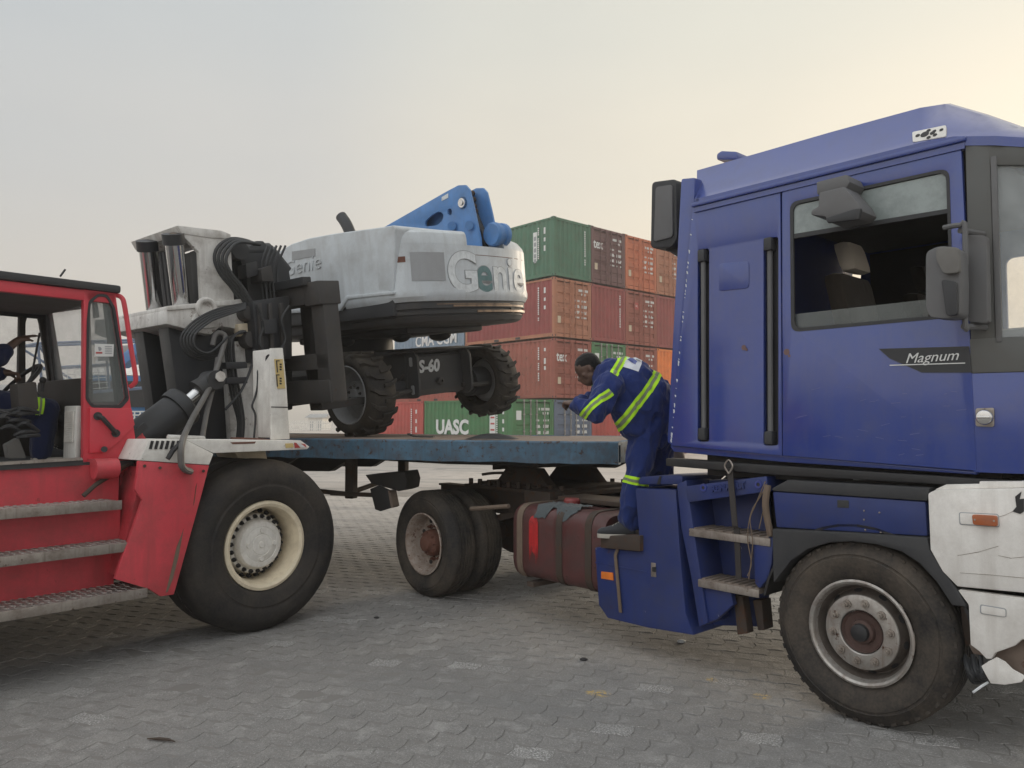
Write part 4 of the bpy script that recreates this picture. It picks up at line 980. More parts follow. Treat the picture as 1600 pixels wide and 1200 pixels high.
# red spray mark follows the tank skin
rp_ = []
for i in range(9):
    f = i / 8; y0 = -.0025; rp_.append(f)
us = [s(827, 800, .10).x, s(841, 800, .10).x]
rm = MB(); N1, N2 = 15, 16; rr = random.Random(5); vs = []
top = [.915 - .05 * abs(2 * i / (N1 - 1) - 1) ** 3 + rr.uniform(-.012, .008) for i in range(N1)]; bot = [.60 + .05 * abs(2 * i / (N1 - 1) - 1) + (rr.uniform(-.13, .02) if i % 2 else rr.uniform(.0, .05)) for i in range(N1)]
for j in range(N2):
    for i in range(N1):
        e = bot[i] + (top[i] - bot[i]) * j / (N2 - 1); u = us[0] + (us[1] - us[0]) * i / (N1 - 1); y = .0975
        if e > zt - .15: d = e - (zt - .15); y = .25 - math.sqrt(max(.0, .15 ** 2 - d * d)) - .003
        vs.append(V(u, y - .002, e))
rm.add(vs, [(j * N1 + i, j * N1 + i + 1, (j + 1) * N1 + i + 1, (j + 1) * N1 + i) for j in range(N2 - 1) for i in range(N1 - 1)])
obj('spray_mark', rm, M['red_spray'], tk)
obj('tank_bracket', MB().prism(rounded([V(TK0 + .2, .12, .30), V(TK0 + .2, .80, .30), V(TK0 + .2, .80, .9), V(TK0 + .2, .76, .34), V(TK0 + .2, .12, .34)], .0), (.08, 0, 0)), M['dark_iron'], tk)
obj('tank_walkway', MB().span((TK0 + .25, .45, 1.02), (TK1 + .1, .80, 1.06)), M['dark_iron'], tr, .01)
obj('mudguard_rod', MB().tube([s(736, 795, .06), s(795, 791, .1)], .02, 8), M['strap'], tr)
obj('rear_gusset', MB().span((TK0 - .25, .5, .85), (TK0 + .1, .86, 1.08)), M['dark_iron'], tr, .02)
# --- fifth wheel
FU = AXU + .55
fw = obj('fifth_wheel', MB().prism(rounded([V(FU - .42, .78, 1.27), V(FU - .62, .95, 1.20), V(FU - .62, 1.16, 1.20), V(FU - .2, 1.20, 1.27), V(FU - .2, 1.27, 1.27), V(FU - .62, 1.31, 1.20), V(FU - .62, 1.5, 1.20), V(FU - .42, 1.70, 1.27), V(FU + .25, 1.70, 1.27), V(FU + .36, 1.24, 1.27), V(FU + .25, .78, 1.27)], .02), (0, 0, .045)), M['dark_iron'], tr, .008)
for v in (.80, 1.56): obj('pedestal', MB().prism([V(FU - .45, v, 1.03), V(FU + .45, v, 1.03), V(FU + .22, v, 1.26), V(FU - .22, v, 1.26)], (0, .12, 0)), M['dark_iron'], fw, .01)
obj('mounting_plate', MB().span((FU - .75, .66, 1.022), (FU + .75, 1.82, 1.06)).span((FU - .62, .74, 1.06), (FU + .62, 1.74, 1.09)), M['dark_iron'], fw, .006)
for i in range(10):
    for v in (.70, 1.78): obj('plate_bolt', MB().cyl((FU - .68 + i * .15, v, 1.06), (FU - .68 + i * .15, v, 1.12), .024, n=6), M['dark_iron'], fw)
obj('release_handle', MB().tube(smooth_path([V(FU - .1, .8, 1.2), V(FU - .12, .55, 1.21), V(FU - .16, .42, 1.20)], 4), .014, 6), M['dark_iron'], fw)
for k_, (v, z) in enumerate(((.9, 1.10), (1.0, 1.14), (1.12, 1.09))):
    obj('air_line', MB().tube(smooth_path([V(UR - .05, v, 1.7), V(UR - .35, v + .05, 1.25), V(UR - 1.0, v, z), V(-2.6, v + .1, z - .03)], 6), .014, 6), M['hose'], tr)
obj('rear_catwalk', MB().span((-2.1, .86, 1.04), (UR - .1, 1.6, 1.07)), M['dark_iron'], tr)
obj('gearbox', MB().span((-1.6, .92, .5), (.3, 1.55, .95)), M['dark_steel'], tr, .05)

# ================================================================ red heavy forklift
K = Frame((-2.05, 6.45, 0), R(49))
fk = thing('heavy_forklift', 'red heavy forklift with white mast tilted back, carrying the boom lift', 'forklift', K)
k = K.side
def kp(pts, y0, y1, holes=(), r=0.0): return pris(pts, y0, y1, holes, r, K)
FW, FWW = .715, .52
def hose(pts, r, y, mat='hose', parent=fk, n=6, name='hydraulic_hose'):
    P = []
    for q in pts: P.append(k(q[0], q[1], q[2] if len(q) > 2 else y))
    return obj(name, MB().tube(smooth_path(P, n), r, 8), M[mat], parent)
# --- drive wheels
def fork_wheel(y, ax, hubs=True):
    a = Vector(ax); c = V(0, y, FW - .014)
    def L(prof, n=64): return MB().lathe(prof, c, a, n)
    rim = obj('front_wheel', L([(.362, .05), (.372, .02), (.368, -.004), (.345, -.012), (.322, .0), (.312, .03), (.300, .10), (.296, .24), (.31, .30), (.26, .31), (.1, .31)]), M['cream'], fk, ang=28)
    Ri = .362
    tp = [(Ri, .04), (Ri + .02, -.01), (Ri + .05, -.035), (Ri + .13, -.05), (Ri + .14, -.044), (Ri + .155, -.044), (Ri + .165, -.05), (FW - .11, -.045), (FW - .06, -.02), (FW - .055, -.012), (FW - .03, .002), (FW - .008, .05), (FW, .10)]
    tp += [(FW, .2), (FW - .015, .205), (FW - .015, .225), (FW, .23), (FW, FWW - .1), (FW - .02, FWW - .02), (FW - .1, FWW + .03), (Ri + .1, FWW + .04), (Ri, FWW - .03)]
    obj('tyre', L(tp), M['tyre_dark'], rim, ang=40)
    if not hubs: return
    hb = obj('planetary_hub', L([(.252, .30), (.250, .17), (.242, .155), (.215, .150), (.205, .10), (.188, .075), (.150, .068), (.146, .072), (.140, .068), (.092, .062), (.088, .067), (.082, .062), (.03, .06), (.022, .05), (.001, .05)], 44), M['hub_white'], rim)
    nut_ring(rim, c + a * .155, a, .230, 22, .013, .03, M['black'], 'hub_bolt')
    nut_ring(rim, c + a * .245, a, .276, 26, .014, .035, M['black'], 'wheel_nut')
    for i in range(4):
        t = R(45 + 90 * i); x = a.orthogonal().normalized(); y2 = a.cross(x); p = c + (x * math.cos(t) + y2 * math.sin(t)) * .118 + a * .066
        obj('hub_plug', MB().cyl(p, p - a * .012, .020, .018, 14), M['hub_white'], rim)
fork_wheel(0.0, (0, 1, 0)); fork_wheel(3.7, (0, -1, 0), False)
obj('drive_axle', MB().cyl((0, .3, FW), (0, 3.4, FW), .24, n=18), M['mast_black'], fk)
for y in (.5, 3.2): obj('steer_wheel', MB().lathe([(.1, .1), (.3, .12), (.33, .05), (.40, .02), (.56, .04), (.60, .12), (.60, .38), (.56, .44), (.3, .42), (.1, .4)], V(-4.0, y - .22, .60), (0, 1, 0), 32), M['tyre_dark'], fk)
# --- steps
def kstep(y, pxa, pxb, dep, name_y):
    a, b_ = k(*pxa, y), k(*pxb, y); z = b_.z; u0 = -2.75
    o = obj('step', MB().span((u0, y + .012, z - .045), (b_.x, y + dep, z)), M['tread_steel'], fk, .006)
    obj('step_edge', MB().span((u0, y, z - .06), (b_.x + .004, y + .012, z + .006)), M['steel'], o, .003)
    rb = MB(); n = int((b_.x - u0) / .05)
    for i in range(n):
        for q in range(int(dep / .05)):
            cx, cy = u0 + .03 + i * .05, y + .035 + q * .05
            m = Matrix.Rotation(R(45 if (i + q) % 2 else -45), 3, 'Z'); rb.box((cx, cy, z + .002), (.034, .010, .005), m)
    tag(obj('tread_pattern', rb, M['tread_steel'], o), kind='stuff')
    return z
z1 = kstep(.0, (20, 800), (190, 783), .30, 0)
z2 = kstep(-.06, (20, 880), (230, 845), .30, 0)
z3 = kstep(-.10, (20, 968), (230, 920), .42, 0)
ub = k(188, 800, .2).x
zd = k(100, 728, .26).z
obj('step_riser', MB().span((-2.8, .24, z1 - .06), (ub, .30, zd)), M['red'], fk)
obj('step_riser', MB().span((-2.8, .20, z2 - .05), (ub, .26, z1 - .05)), M['red'], fk)
obj('step_riser', MB().span((-2.8, .24, z3 - .04), (ub - .02, .30, z2 - .05)), M['red'], fk)
obj('sill_trim', kp([(0, 722), (128, 715), (130, 719), (0, 727)], .20, .25), M['steel'], fk)
obj('sill_groove', kp([(0, 727), (130, 719), (130, 727), (0, 735)], .21, .27), M['black_trim'], fk)
obj('deck_floor', MB().span((-2.8, .25, zd - .02), (k(205, 700, .3).x, 1.9, zd + .02)), M['black_trim'], fk)
# --- body behind
obj('rear_body', MB().prism(rounded([V(-2.82, .3, .5), V(-4.6, .3, .7), V(-4.7, .3, 1.75), V(-2.82, .3, 1.65)], .12), (0, 3.1, 0)), M['red'], fk, .05)
obj('main_frame', MB().span((-2.9, .75, .45), (.25, 2.95, 1.25)), M['mast_black'], fk)
# --- fender
fn = [(217, 720), (327, 727), (316, 770), (272, 929), (251, 932), (232, 920), (180, 905), (191, 870), (204, 838), (223, 782), (211, 765), (215, 740)]
fd = obj('fender', kp(fn, -.07, -.03), M['red'], fk, .006)
obj('fender_inner', kp([(223, 730), (318, 732), (262, 922), (184, 900)], .061, .42), M['red'], fd)
cap = obj('fender_cap', kp([(233, 687), (290, 687), (334, 709), (327, 726.5), (218, 719.5)], -.075, .50), M['white_post'], fk, .008)
for i in range(7):
    x = 236 + i * 8.2; obj('vent_slot', kp([(x + .5, 688.6), (x + 4.6, 689.2), (x + 1.2, 702), (x - 3, 701.4)], -.082, -.072), M['black'], cap)
ar = obj('fender_arm', kp([(290, 687), (470, 688), (484, 698), (480, 702), (334, 708), (322, 703)], -.072, .42), M['white_post'], fk, .006)
obj('wear_mark', kp([(360, 691), (400, 690), (398, 693), (364, 694)], -.076, -.071), M['hub_rust'], ar)
obj('reflector', kp([(446, 693), (458, 692.5), (459, 699), (447, 700)], -.078, -.071), M['label_yellow'], ar)
obj('hazard_mark', kp([(460, 691.5), (477, 694), (479, 699), (461, 700)], -.078, -.071), M['red_flat'], ar)
obj('hazard_mark', kp([(463, 691.5), (469, 692.4), (478, 699), (470, 699.6)], -.081, -.077), M['white_flat'], ar)
obj('inner_guard', kp([(366, 704), (415, 703), (418, 718), (372, 716)], .25, .6), M['cream'], fk, .01)
obj('fender_scrape', kp([(284, 835), (287, 826), (279, 870), (270, 905), (262, 925), (259, 926), (268, 890), (276, 855)], -.0725, -.069), M['strap'], fd)
obj('fender_scrape', kp([(306, 760), (308, 755), (304, 785), (302, 790)], -.0725, -.069), M['hub_rust'], fd)
for q in ((226, 728), (250, 731), (290, 734), (318, 736)): obj('fender_bolt', MB().cyl(k(q[0], q[1], -.07), k(q[0], q[1], -.085), .012, n=6), M['dark_iron'], fd)
# --- tilt cylinder and frame lug
ya = .78
a, b_ = k(203, 697, ya), k(277, 641, ya); d = (b_ - a).normalized()
tc_ = obj('tilt_cylinder', MB().cyl(a, b_, .155, n=28), M['mast_black'], fk)
obj('cylinder_collar', MB().lathe([(.10, -.01), (.175, 0), (.18, .03), (.18, .09), (.165, .11), (.06, .11)], b_ - d * .02, d, 28), M['mast_black'], tc_)
e = k(331, 594, ya); obj('piston_rod', MB().cyl(b_, e, .052, n=18), M['chrome'], tc_)
obj('rod_eye', MB().cyl(e - d * .17, e - d * .02, .10, .085, 20).cyl(e + V(0, -.09, 0), e + V(0, .09, 0), .085, n=20), M['mast_black'], tc_)
obj('eye_pin', MB().cyl(e + V(.02, -.12, .03), e + V(.02, -.09, .03), .05, .04, 7), M['white_mast'], tc_)
obj('cylinder_foot', MB().cyl(a - d * .18 + V(0, -.12, 0), a - d * .18 + V(0, .12, 0), .17, n=24).cyl(a - d * .18 + V(0, -.15, 0), a - d * .18 + V(0, .15, 0), .05, n=12), M['mast_black'], tc_)
obj('front_bulkhead', kp([(150, 735), (165, 712), (222, 675), (232, 690), (212, 770), (200, 800), (188, 800), (188, 735)], .36, .5), M['red'], fk, .01)
obj('sill_hinge', MB().cyl(k(146, 733, .16), k(146, 733, .16) + V(.16, 0, 0), .075, n=16).span(k(146, 735, .18) + V(0, 0, -.02), k(146, 733, .18) + V(.16, .12, .07)), M['red'], fk)
obj('link_rod', MB().tube([k(130, 775, .15), k(150, 757, .15), k(216, 716, .30)], .017, 8), M['dark_iron'], fk)
obj('dark_strip', kp([(150, 728), (156, 735), (232, 668), (226, 660)], .33, .36), M['mast_black'], fk)  # dark band along the bulkhead's sloping upper edge
# --- cab
yc, yf = .30, 1.75
UC = k(181, 448, yc).x; ZC = k(181, 448, yc).z; UCB = -2.85
roofb = obj('cab_roof', MB().span((UCB, yc - .03, ZC - .05), (UC + .03, yf + .03, ZC + .01)), M['black_trim'], fk, .02)
obj('roof_rail', MB().span((UCB, yc, ZC - .13), (UC, yc + .06, ZC - .052)), M['red_cab'], fk, .008)
obj('roof_rail', MB().span((UCB, yf - .06, ZC - .13), (UC, yf, ZC - .052)), M['black_trim'], fk, .008)
obj('headlining', MB().span((UCB, yc + .07, ZC - .10), (UC - .05, yf - .07, ZC - .055)), M['interior_lt'], fk)
obj('aerial', MB().tube([k(94, 432, .9), k(102, 421, .9)], .008, 5), M['black'], fk)
po = [(131, 452), (180, 456), (212, 690), (212, 735), (130, 735)]
wn_ = [(140, 500), (142, 474), (154, 463), (166, 464), (176, 480), (198, 622), (188, 633), (146, 633), (138, 622)]
pn = obj('cab_front_side', kp(po, yc, yc + .05, [(wn_, .02)]), M['red_cab'], fk, .010)
sl2 = [(136, 500), (139, 470), (153, 459), (168, 460), (180, 480), (202, 624), (190, 638), (144, 637), (134, 624)]
obj('window_seal', kp(sl2, yc - .006, yc + .02, [(wn_, .02)], r=.02), M['black_trim'], pn)
obj('window_pane', kp(wn_, yc + .02, yc + .026, r=.02), M['glass_low'], pn)
st_ = obj('window_sticker', kp([(148, 537), (178, 538), (177, 557), (148, 557)], yc + .012, yc + .016), M['white_flat'], pn)
obj('sticker_emblem', MB().cyl(k(155, 545, yc + .012), k(155, 545, yc + .010), .016, n=14), M['patch_grey'], st_)
obj('sticker_bar', kp([(150, 550), (160, 550), (160, 552.5), (150, 552.5)], yc + .010, yc + .012), M['red_flat'], st_)
sp_ = MB()
for i in range(4): sp_.prism(K.sides([(164, 541 + i * 3.4), (175, 541 + i * 3.4), (175, 542.4 + i * 3.4), (164, 542.4 + i * 3.4)], yc + .010), (0, .002, 0))
tag(obj('sticker_print', sp_, M['patch_grey'], st_), kind='stuff')
hp = obj('hatch', kp([(141, 637), (206, 638), (211, 664), (186, 690), (163, 707), (140, 708)], yc - .03, yc + .02), M['red_cab'], fk, .008)
obj('hatch_handle', MB().tube([k(153, 650, yc - .05), k(160, 653, yc - .07), k(178, 673, yc - .07), k(181, 677, yc - .05)], .017, 8).cyl(k(153, 650, yc - .05), k(153, 650, yc - .02), .03).cyl(k(181, 677, yc - .05), k(181, 677, yc - .02), .03), M['black'], hp)
obj('hatch_knob', MB().cyl(k(163, 702, yc - .06), k(163, 702, yc - .02), .022), M['black_trim'], hp)
obj('hand_rail', MB().tube(smooth_path([k(180, 461, yc + .02), k(190, 465, yc), k(195, 480, yc - .02), k(204, 540, yc - .02), k(212, 590, yc - .02), k(208, 601, yc), k(203, 604, yc + .02)], 5), .018, 8), M['red_cab'], fk)
# far wall of the cab with its windows
fw_ = [(-70, 448), (140, 460), (150, 735), (-70, 735)]
h1 = [(-60, 468), (31, 476), (28, 612), (-60, 612)]; h2 = [(40, 505), (44, 491), (52, 487), (60, 493), (63, 505), (76, 590), (72, 613), (40, 613)]; h3 = [(82, 489), (132, 482), (134, 612), (102, 612)]
obj('cab_far_side', kp(fw_, yf - .05, yf, [(h1, 0), (h2, 0), (h3, .01)]), M['interior'], fk)
obj('far_pane', MB().span(k(-70, 615, yf - .02), k(135, 470, yf - .02) + V(0, .006, 0)), M['glass'], fk)
zf0 = k(140, 735, yc).z
fp = [V(UC - .02, yc + .05, ZC - .03), V(UC - .02, yf - .05, ZC - .03), V(k(211, 690, yc).x, yf - .05, zf0), V(k(211, 690, yc).x, yc + .05, zf0)]
def lp_(f, y, o=0): # point on the raked front wall
    a, b_ = fp[0], fp[3]; return V(a.x + (b_.x - a.x) * f + o, y, a.z + (b_.z - a.z) * f)
ho = [lp_(.04, yc + .12), lp_(.04, yf - .12), lp_(.62, yf - .12), lp_(.62, yc + .12)]
obj('cab_front_wall', MB().prism(fp, (-.04, 0, 0), [ho]), M['black_trim'], fk)
obj('front_pane', MB().prism([p + V(-.02, 0, 0) for p in ho], (.006, 0, 0)), M['glass'], fk)
obj('dash', MB().span((k(95, 640, 1.1).x, .62, zd + .02), (UC - .02, yf - .06, zd + .66)), M['interior'], fk, .04)
a, b_ = k(117, 718, .42), k(128, 634, .42)
ac = obj('heater_box', MB().span((a.x, .42, a.z), (b_.x, .66, b_.z)), M['white_post'], fk, .01)
gm = MB(); za_, zb2 = a.z + (b_.z - a.z) * .32, b_.z - .04
for i in range(16): z = za_ + (zb2 - za_) * (i + .5) / 16; gm.span((a.x - .012, .45, z - .004), (a.x - .004, .61, z + .004))
for i in range(7): y = .45 + .16 * i / 6; gm.span((a.x - .013, y - .003, za_), (a.x - .003, y + .003, zb2))
obj('grille_back', MB().span((a.x - .004, .45, za_), (a.x + .002, .61, zb2)), M['grey_plastic'], ac); tag(obj('heater_grille', gm, M['hub_white'], ac), kind='stuff')
cS = k(30, 600, 1.0); ax = V(-.75, 0, .66).normalized(); x_ = V(0, 1, 0); y_ = ax.cross(x_)
swm = MB(); swm.tube([cS + (x_ * math.cos(t) + y_ * math.sin(t)) * .20 for t in [2 * math.pi * i / 28 for i in range(28)]], .016, 7, closed=True)
for q in (.5, 2.6, 4.7): swm.tube([cS - ax * .05, cS + (x_ * math.cos(q) + y_ * math.sin(q)) * .2], .012, 6)
swm.cyl(cS - ax * .06, cS - ax * .45, .04)
obj('steering_wheel', swm, M['black'], fk)
obj('lever', MB().tube([k(46, 606, .95), k(62, 520, .95)], .008, 6), M['black'], fk)
obj('lever', MB().tube([k(66, 612, .8), k(67, 596, .8)], .011, 6).sphere(k(67, 594, .8), .025), M['black'], fk)
obj('pedal_bracket', kp([(10, 695), (30, 684), (42, 716), (14, 717)], .8, .9), M['interior_lt'], fk, .01)
obj('control_console', kp([(26, 600), (58, 596), (62, 640), (30, 646)], .50, .68), M['interior'], fk, .02)
jb = MB(); rj = random.Random(4)
for i in range(12): x0 = rj.uniform(-10, 30); y0 = rj.uniform(636, 690); jb.tube(smooth_path([k(x0, y0, .5), k(x0 + 14, y0 - rj.uniform(-6, 8), .46), k(x0 + 34, y0 + rj.uniform(-8, 10), .52)], 4), .014, 6)
tag(obj('wire_jumble', jb, M['hose'], fk), kind='stuff')
obj('driver_seat', MB().span((-2.75, .70, zd + .02), (-2.3, 1.25, zd + .42)).prism([V(-2.75, .70, zd + .4), V(-2.6, .70, zd + .4), V(-2.7, .70, zd + 1.05), V(-2.85, .70, zd + 1.05)], (0, .55, 0)), M['seat'], fk, .05)
obj('cab_mirror', kp([(147, 472), (152, 470), (156, 496), (149, 497)], .75, .8, r=.01), M['black'], fk, .01)
obj('visor_board', kp([(150, 500), (172, 498), (177, 528), (164, 527), (150, 521)], 1.2, 1.23), M['interior_lt'], fk)
# --- mast
ym0, ym1 = 1.25, 2.25
def kshift(pts, y0, y1, at): return MB().prism([p + V(0, at - y0, 0) for p in K.sides(pts, y0)], (0, y1 - y0, 0))
obj('mast_post', kp([(262, 508), (345, 508), (388, 702), (290, 702)], ym0 + .07, ym0 + .28), M['mast_black'], fk, .012)
obj('mast_post', kshift([(262, 508), (345, 508), (388, 702), (290, 702)], ym0 + .07, ym0 + .28, 1.86), M['mast_black'], fk, .012)
for y in (1.66, 2.04): obj('lift_cylinder', MB().cyl(k(330, 700, y), k(288, 500, y), .095, n=20), M['mast_black'], fk)
obj('mast_web', kp([(296, 512), (326, 512), (370, 702), (340, 702)], ym0 + .28, 1.86), M['mast_black'], fk)
obj('mast_side_plate', kp([(352, 535), (398, 530), (404, 702), (362, 702)], ym0 - .04, ym0 + .05), M['white_mast'], fk, .01)
obj('mast_side_plate', kshift([(352, 535), (398, 530), (404, 702), (362, 702)], ym0 - .04, ym0 + .05, 2.12), M['white_mast'], fk, .01)
ch = obj('mast_crosshead', kp([(260, 484), (382, 472), (392, 474), (396, 500), (392, 520), (360, 512), (345, 510), (330, 523), (306, 519), (283, 512), (260, 506)], ym0 - .06, 2.40), M['white_mast'], fk, .015)
obj('crosshead_cap', kp([(262, 478), (388, 466), (391, 474), (262, 485)], ym0 - .08, 2.42), M['white_mast'], ch, .008)
c = k(323, 482, ym0 - .10); obj('lifting_eye', MB().tube([c + V(math.cos(t) * .085, 0, math.sin(t) * .085) for t in [2 * math.pi * i / 20 for i in range(20)]], .025, 8, closed=True), M['white_mast'], ch)
obj('crosshead_lug', kp([(300, 500), (312, 478), (336, 474), (346, 500), (338, 512), (310, 514)], ym0 - .09, ym0 - .05), M['white_mast'], ch, .01)
up = obj('inner_mast_plate', kp([(278, 353), (345, 361), (360, 367), (366, 470), (315, 474), (311, 394), (283, 366)], ym0, ym0 + .06), M['white_mast'], fk, .01)
obj('inner_mast_plate', kshift([(278, 353), (345, 361), (360, 367), (366, 470), (315, 474), (311, 394), (283, 366)], ym0, ym0 + .06, ym1 - .06), M['white_mast'], fk, .01)
obj('mast_top_cap', kp([(277, 352), (346, 360), (361, 366), (361, 373), (330, 372), (284, 365)], ym0 - .01, ym1 + .01), M['white_mast'], fk, .01)
obj('inner_back', kp([(318, 388), (340, 385), (346, 472), (330, 474)], ym0 + .06, ym1 - .06), M['mast_black'], fk)
obj('inner_channel', kp([(308, 390), (318, 388), (328, 474), (316, 474)], ym0 + .06, ym0 + .22), M['mast_black'], fk, .01)
obj('inner_channel', kshift([(308, 390), (318, 388), (328, 474), (316, 474)], ym0 + .06, ym0 + .22, ym1 - .22), M['mast_black'], fk, .01)
ur = k(296, 400, ym0).x - .10
for (xa, xb, za_, zb2) in ((231, 242, 392, 484), (272, 284, 382, 479)):
    a, b_ = K.front((xa), za_, ur - .03), K.front(xb, zb2, ur + .12); lc = obj('lift_ram', MB().cyl(b_, a, .082, n=24), M['chrome'], fk)
    obj('ram_head', MB().cyl(a, a + (a - b_).normalized() * .10, .10, n=20), M['mast_black'], lc)
# chain strips between the rams
for xa, xb in ((252, 262), (258, 268)):
    obj('lift_chain', MB().tube([K.front(xa, 394, ur + .05), K.front(xb, 480, ur + .12)], .03, 6), M['mast_black'], fk)
obj('mast_bolt', MB().cyl(K.front(271, 370, ur - .06), K.front(271, 370, ur - .02), .045, n=12), M['steel'], fk)
# --- carriage, leaning back with the mast
TIL = R(7.6); PO = V(.44, 0, 0.75)
def tl(p): q = Vector(p) - V(.62, 0, .75); return V(PO.x + q.x * math.cos(TIL) - q.z * math.sin(TIL), q.y, PO.z + q.x * math.sin(TIL) + q.z * math.cos(TIL))
TM = Matrix(((math.cos(TIL), 0, -math.sin(TIL)), (0, 1, 0), (math.sin(TIL), 0, math.cos(TIL))))
def tbox(mb, a, b_): a, b_ = Vector(a), Vector(b_); return mb.box(tl((a + b_) / 2), [abs(q) for q in (b_ - a)], TM)
yl, yr = 3.05, .58
zt_ = 3.02
car = obj('carriage_frame', tbox(tbox(tbox(MB(), (1.36, yr, zt_ - .20), (1.60, yl, zt_)), (1.40, yr, zt_ - .86), (1.56, yl, zt_ - .70)), (1.38, yr, zt_ - 1.20), (1.58, yl, zt_ - .97)), M['carriage'], fk, .012)
for y in (yr, yl - .2): obj('carriage_post', tbox(MB(), (1.40, y - .006, zt_ - 1.19), (1.585, y + .206, zt_ - .006)), M['carriage'], car, .014)
for y in (1.60, 2.0): obj('carriage_post', tbox(MB(), (1.37, y, zt_ - 1.19), (1.60, y + .14, zt_ - .01)), M['carriage'], car, .012)
obj('post_cap', tbox(MB(), (1.35, yr - .02, zt_ - .22), (1.61, yr + .23, zt_ + .012)), M['carriage'], car, .012)
obj('carriage_beam', tbox(MB(), (1.30, yr + .15, zt_ - .015), (1.40, yl - .15, zt_ + .07)), M['mast_black'], car, .01)
pv_ = obj('carriage_pivot', kp([(386, 388), (400, 376), (412, 376), (430, 398), (444, 412), (452, 418), (456, 450), (458, 640), (402, 648), (396, 520), (384, 425), (374, 405)], 1.42, 1.95), M['mast_black'], fk, .02)
c = k(376, 391, 1.35); obj('pivot_pin', MB().cyl(c, c + V(0, .75, 0), .095, n=24), M['mast_black'], pv_)
obj('pivot_arm', MB().cyl(c + V(0, .15, 0), k(420, 392, 1.5), .085, n=20).cyl(k(420, 392, 1.5), k(446, 425, 1.5), .075, n=16), M['mast_black'], pv_)
obj('valve_block', kp([(384, 412), (402, 408), (404, 430), (386, 434)], 1.25, 1.42, r=.02), M['mast_black'], pv_, .015)
obj('valve_block', kp([(408, 420), (424, 414), (428, 440), (410, 440)], 1.2, 1.42, r=.02), M['carriage'], pv_, .02)
obj('guide_plate', kp([(360, 388), (365, 390), (388, 440), (390, 475), (372, 476)], 1.50, 1.58), M['mast_black'], fk, .006)
obj('carriage_cross_plate', kp([(395, 470), (452, 462), (456, 560), (402, 566)], 1.0, 1.42), M['mast_black'], fk, .01)
for y in (1.05, 2.35):
    fo = obj('fork', tbox(tbox(MB(), (1.60, y, zt_ - 1.22), (1.68, y + .22, zt_ - .05)), (1.60, y, zt_ - 1.30), (3.9, y + .22, zt_ - 1.22)), M['carriage'], fk, .01)
for px in (404, 420, 438): obj('plate_rib', kp([(px, 474), (px + 5, 473), (px + 9, 556), (px + 4, 557)], .96, 1.0), M['carriage'], fk, .006)
hose([(452, 478), (440, 500), (446, 530), (432, 552), (412, 560)], .014, .93); hose([(402, 476), (412, 505), (406, 535), (418, 560), (426, 600)], .014, .93); hose([(446, 566), (430, 580), (424, 610), (430, 640)], .013, 1.2)
obj('valve_block', kp([(412, 500), (432, 498), (434, 520), (414, 522)], .90, 1.0, r=.01), M['mast_black'], fk, .012)
# rollers on the mast side
for px, py, r_ in ((387, 490, .075), (391, 531, .085)):
    c = k(px, py, ym0 - .14); obj('mast_roller', MB().lathe([(.0, -.05), (r_ * .5, -.05), (r_ * .9, -.04), (r_, -.01), (r_, .08), (.0, .09)], c, (0, 1, 0), 20), M['carriage'], fk)
obj('roller_bracket', kp([(372, 506), (394, 504), (398, 522), (374, 526)], ym0 - .12, ym0 - .02), M['cream'], fk, .015)
# --- white lamp post on the fender arm
ps = obj('lamp_post', kp([(423, 544), (442, 543.5), (447, 590), (453, 686), (424, 687)], .06, .085), M['white_post'], fk, .006)
obj('post_core', kp([(425, 545), (440, 545), (449, 684), (427, 684)], .086, .40), M['white_post'], ps, .008)
cu, cz = k(426, 600, .2).x - .012, k(426, 600, .2).z
obj('post_shelf', MB().span((cu - .02, .09, k(424, 636, .09).z - .012), (cu + .02, .41, k(424, 636, .09).z + .004)), M['white_post'], ps)
obj('post_seam', kp([(424, 635.2), (449.6, 635.6), (449.7, 637), (424, 636.6)], .056, .062), M['black'], ps)
obj('tail_lamp', MB().lathe([(.0, -.05), (.05, -.045), (.06, 0)], V(cu, .17, cz + .10), (1, 0, 0), 18), M['red_flat'], ps)
obj('work_lamp', MB().lathe([(.0, -.09), (.06, -.09), (.05, 0)], V(cu + .03, .15, cz + .22), (1, .2, .3), 16), M['black'], ps)
pl_ = obj('post_label', kp([(429, 561), (442, 561), (446, 607), (434, 607)], .052, .06), M['label_yellow'], ps)
pic = MB()
for y0 in (563, 585):
    pic.prism(K.sides([(431.5, y0), (433, y0), (434.5, y0 + 19), (433, y0 + 19)], .049), (0, .003, 0))
    pic.prism(K.sides([(431.5, y0), (437, y0), (437, y0 + 1.5), (431.5, y0 + 1.5)], .0485), (0, .003, 0))
    for q in (5, 9, 13): pic.prism(K.sides([(437, y0 + q), (440, y0 + q), (440.4, y0 + q + 2.6), (437.4, y0 + q + 2.6)], .049), (0, .003, 0))
tag(obj('label_pictograms', pic, M['black_flat'], pl_), kind='stuff')
obj('post_cable', MB().tube(smooth_path([K.side(416, 570, .30), K.side(404, 578, .32), K.side(403, 588, .32), K.side(402, 605, .33), K.side(398, 622, .34), K.side(394, 635, .35), K.side(399, 650, .34), K.side(397, 684, .33)], 5), .010, 6).tube(smooth_path([K.side(404, 588, .32), K.side(412, 600, .31), K.side(413, 604, .31), K.side(421, 605, .29)], 5), .007, 6), M['hose'], ps)
obj('post_foot', kp([(393, 684), (424, 686), (424, 690), (392, 690)], .10, .44), M['hub_rust'], ps)
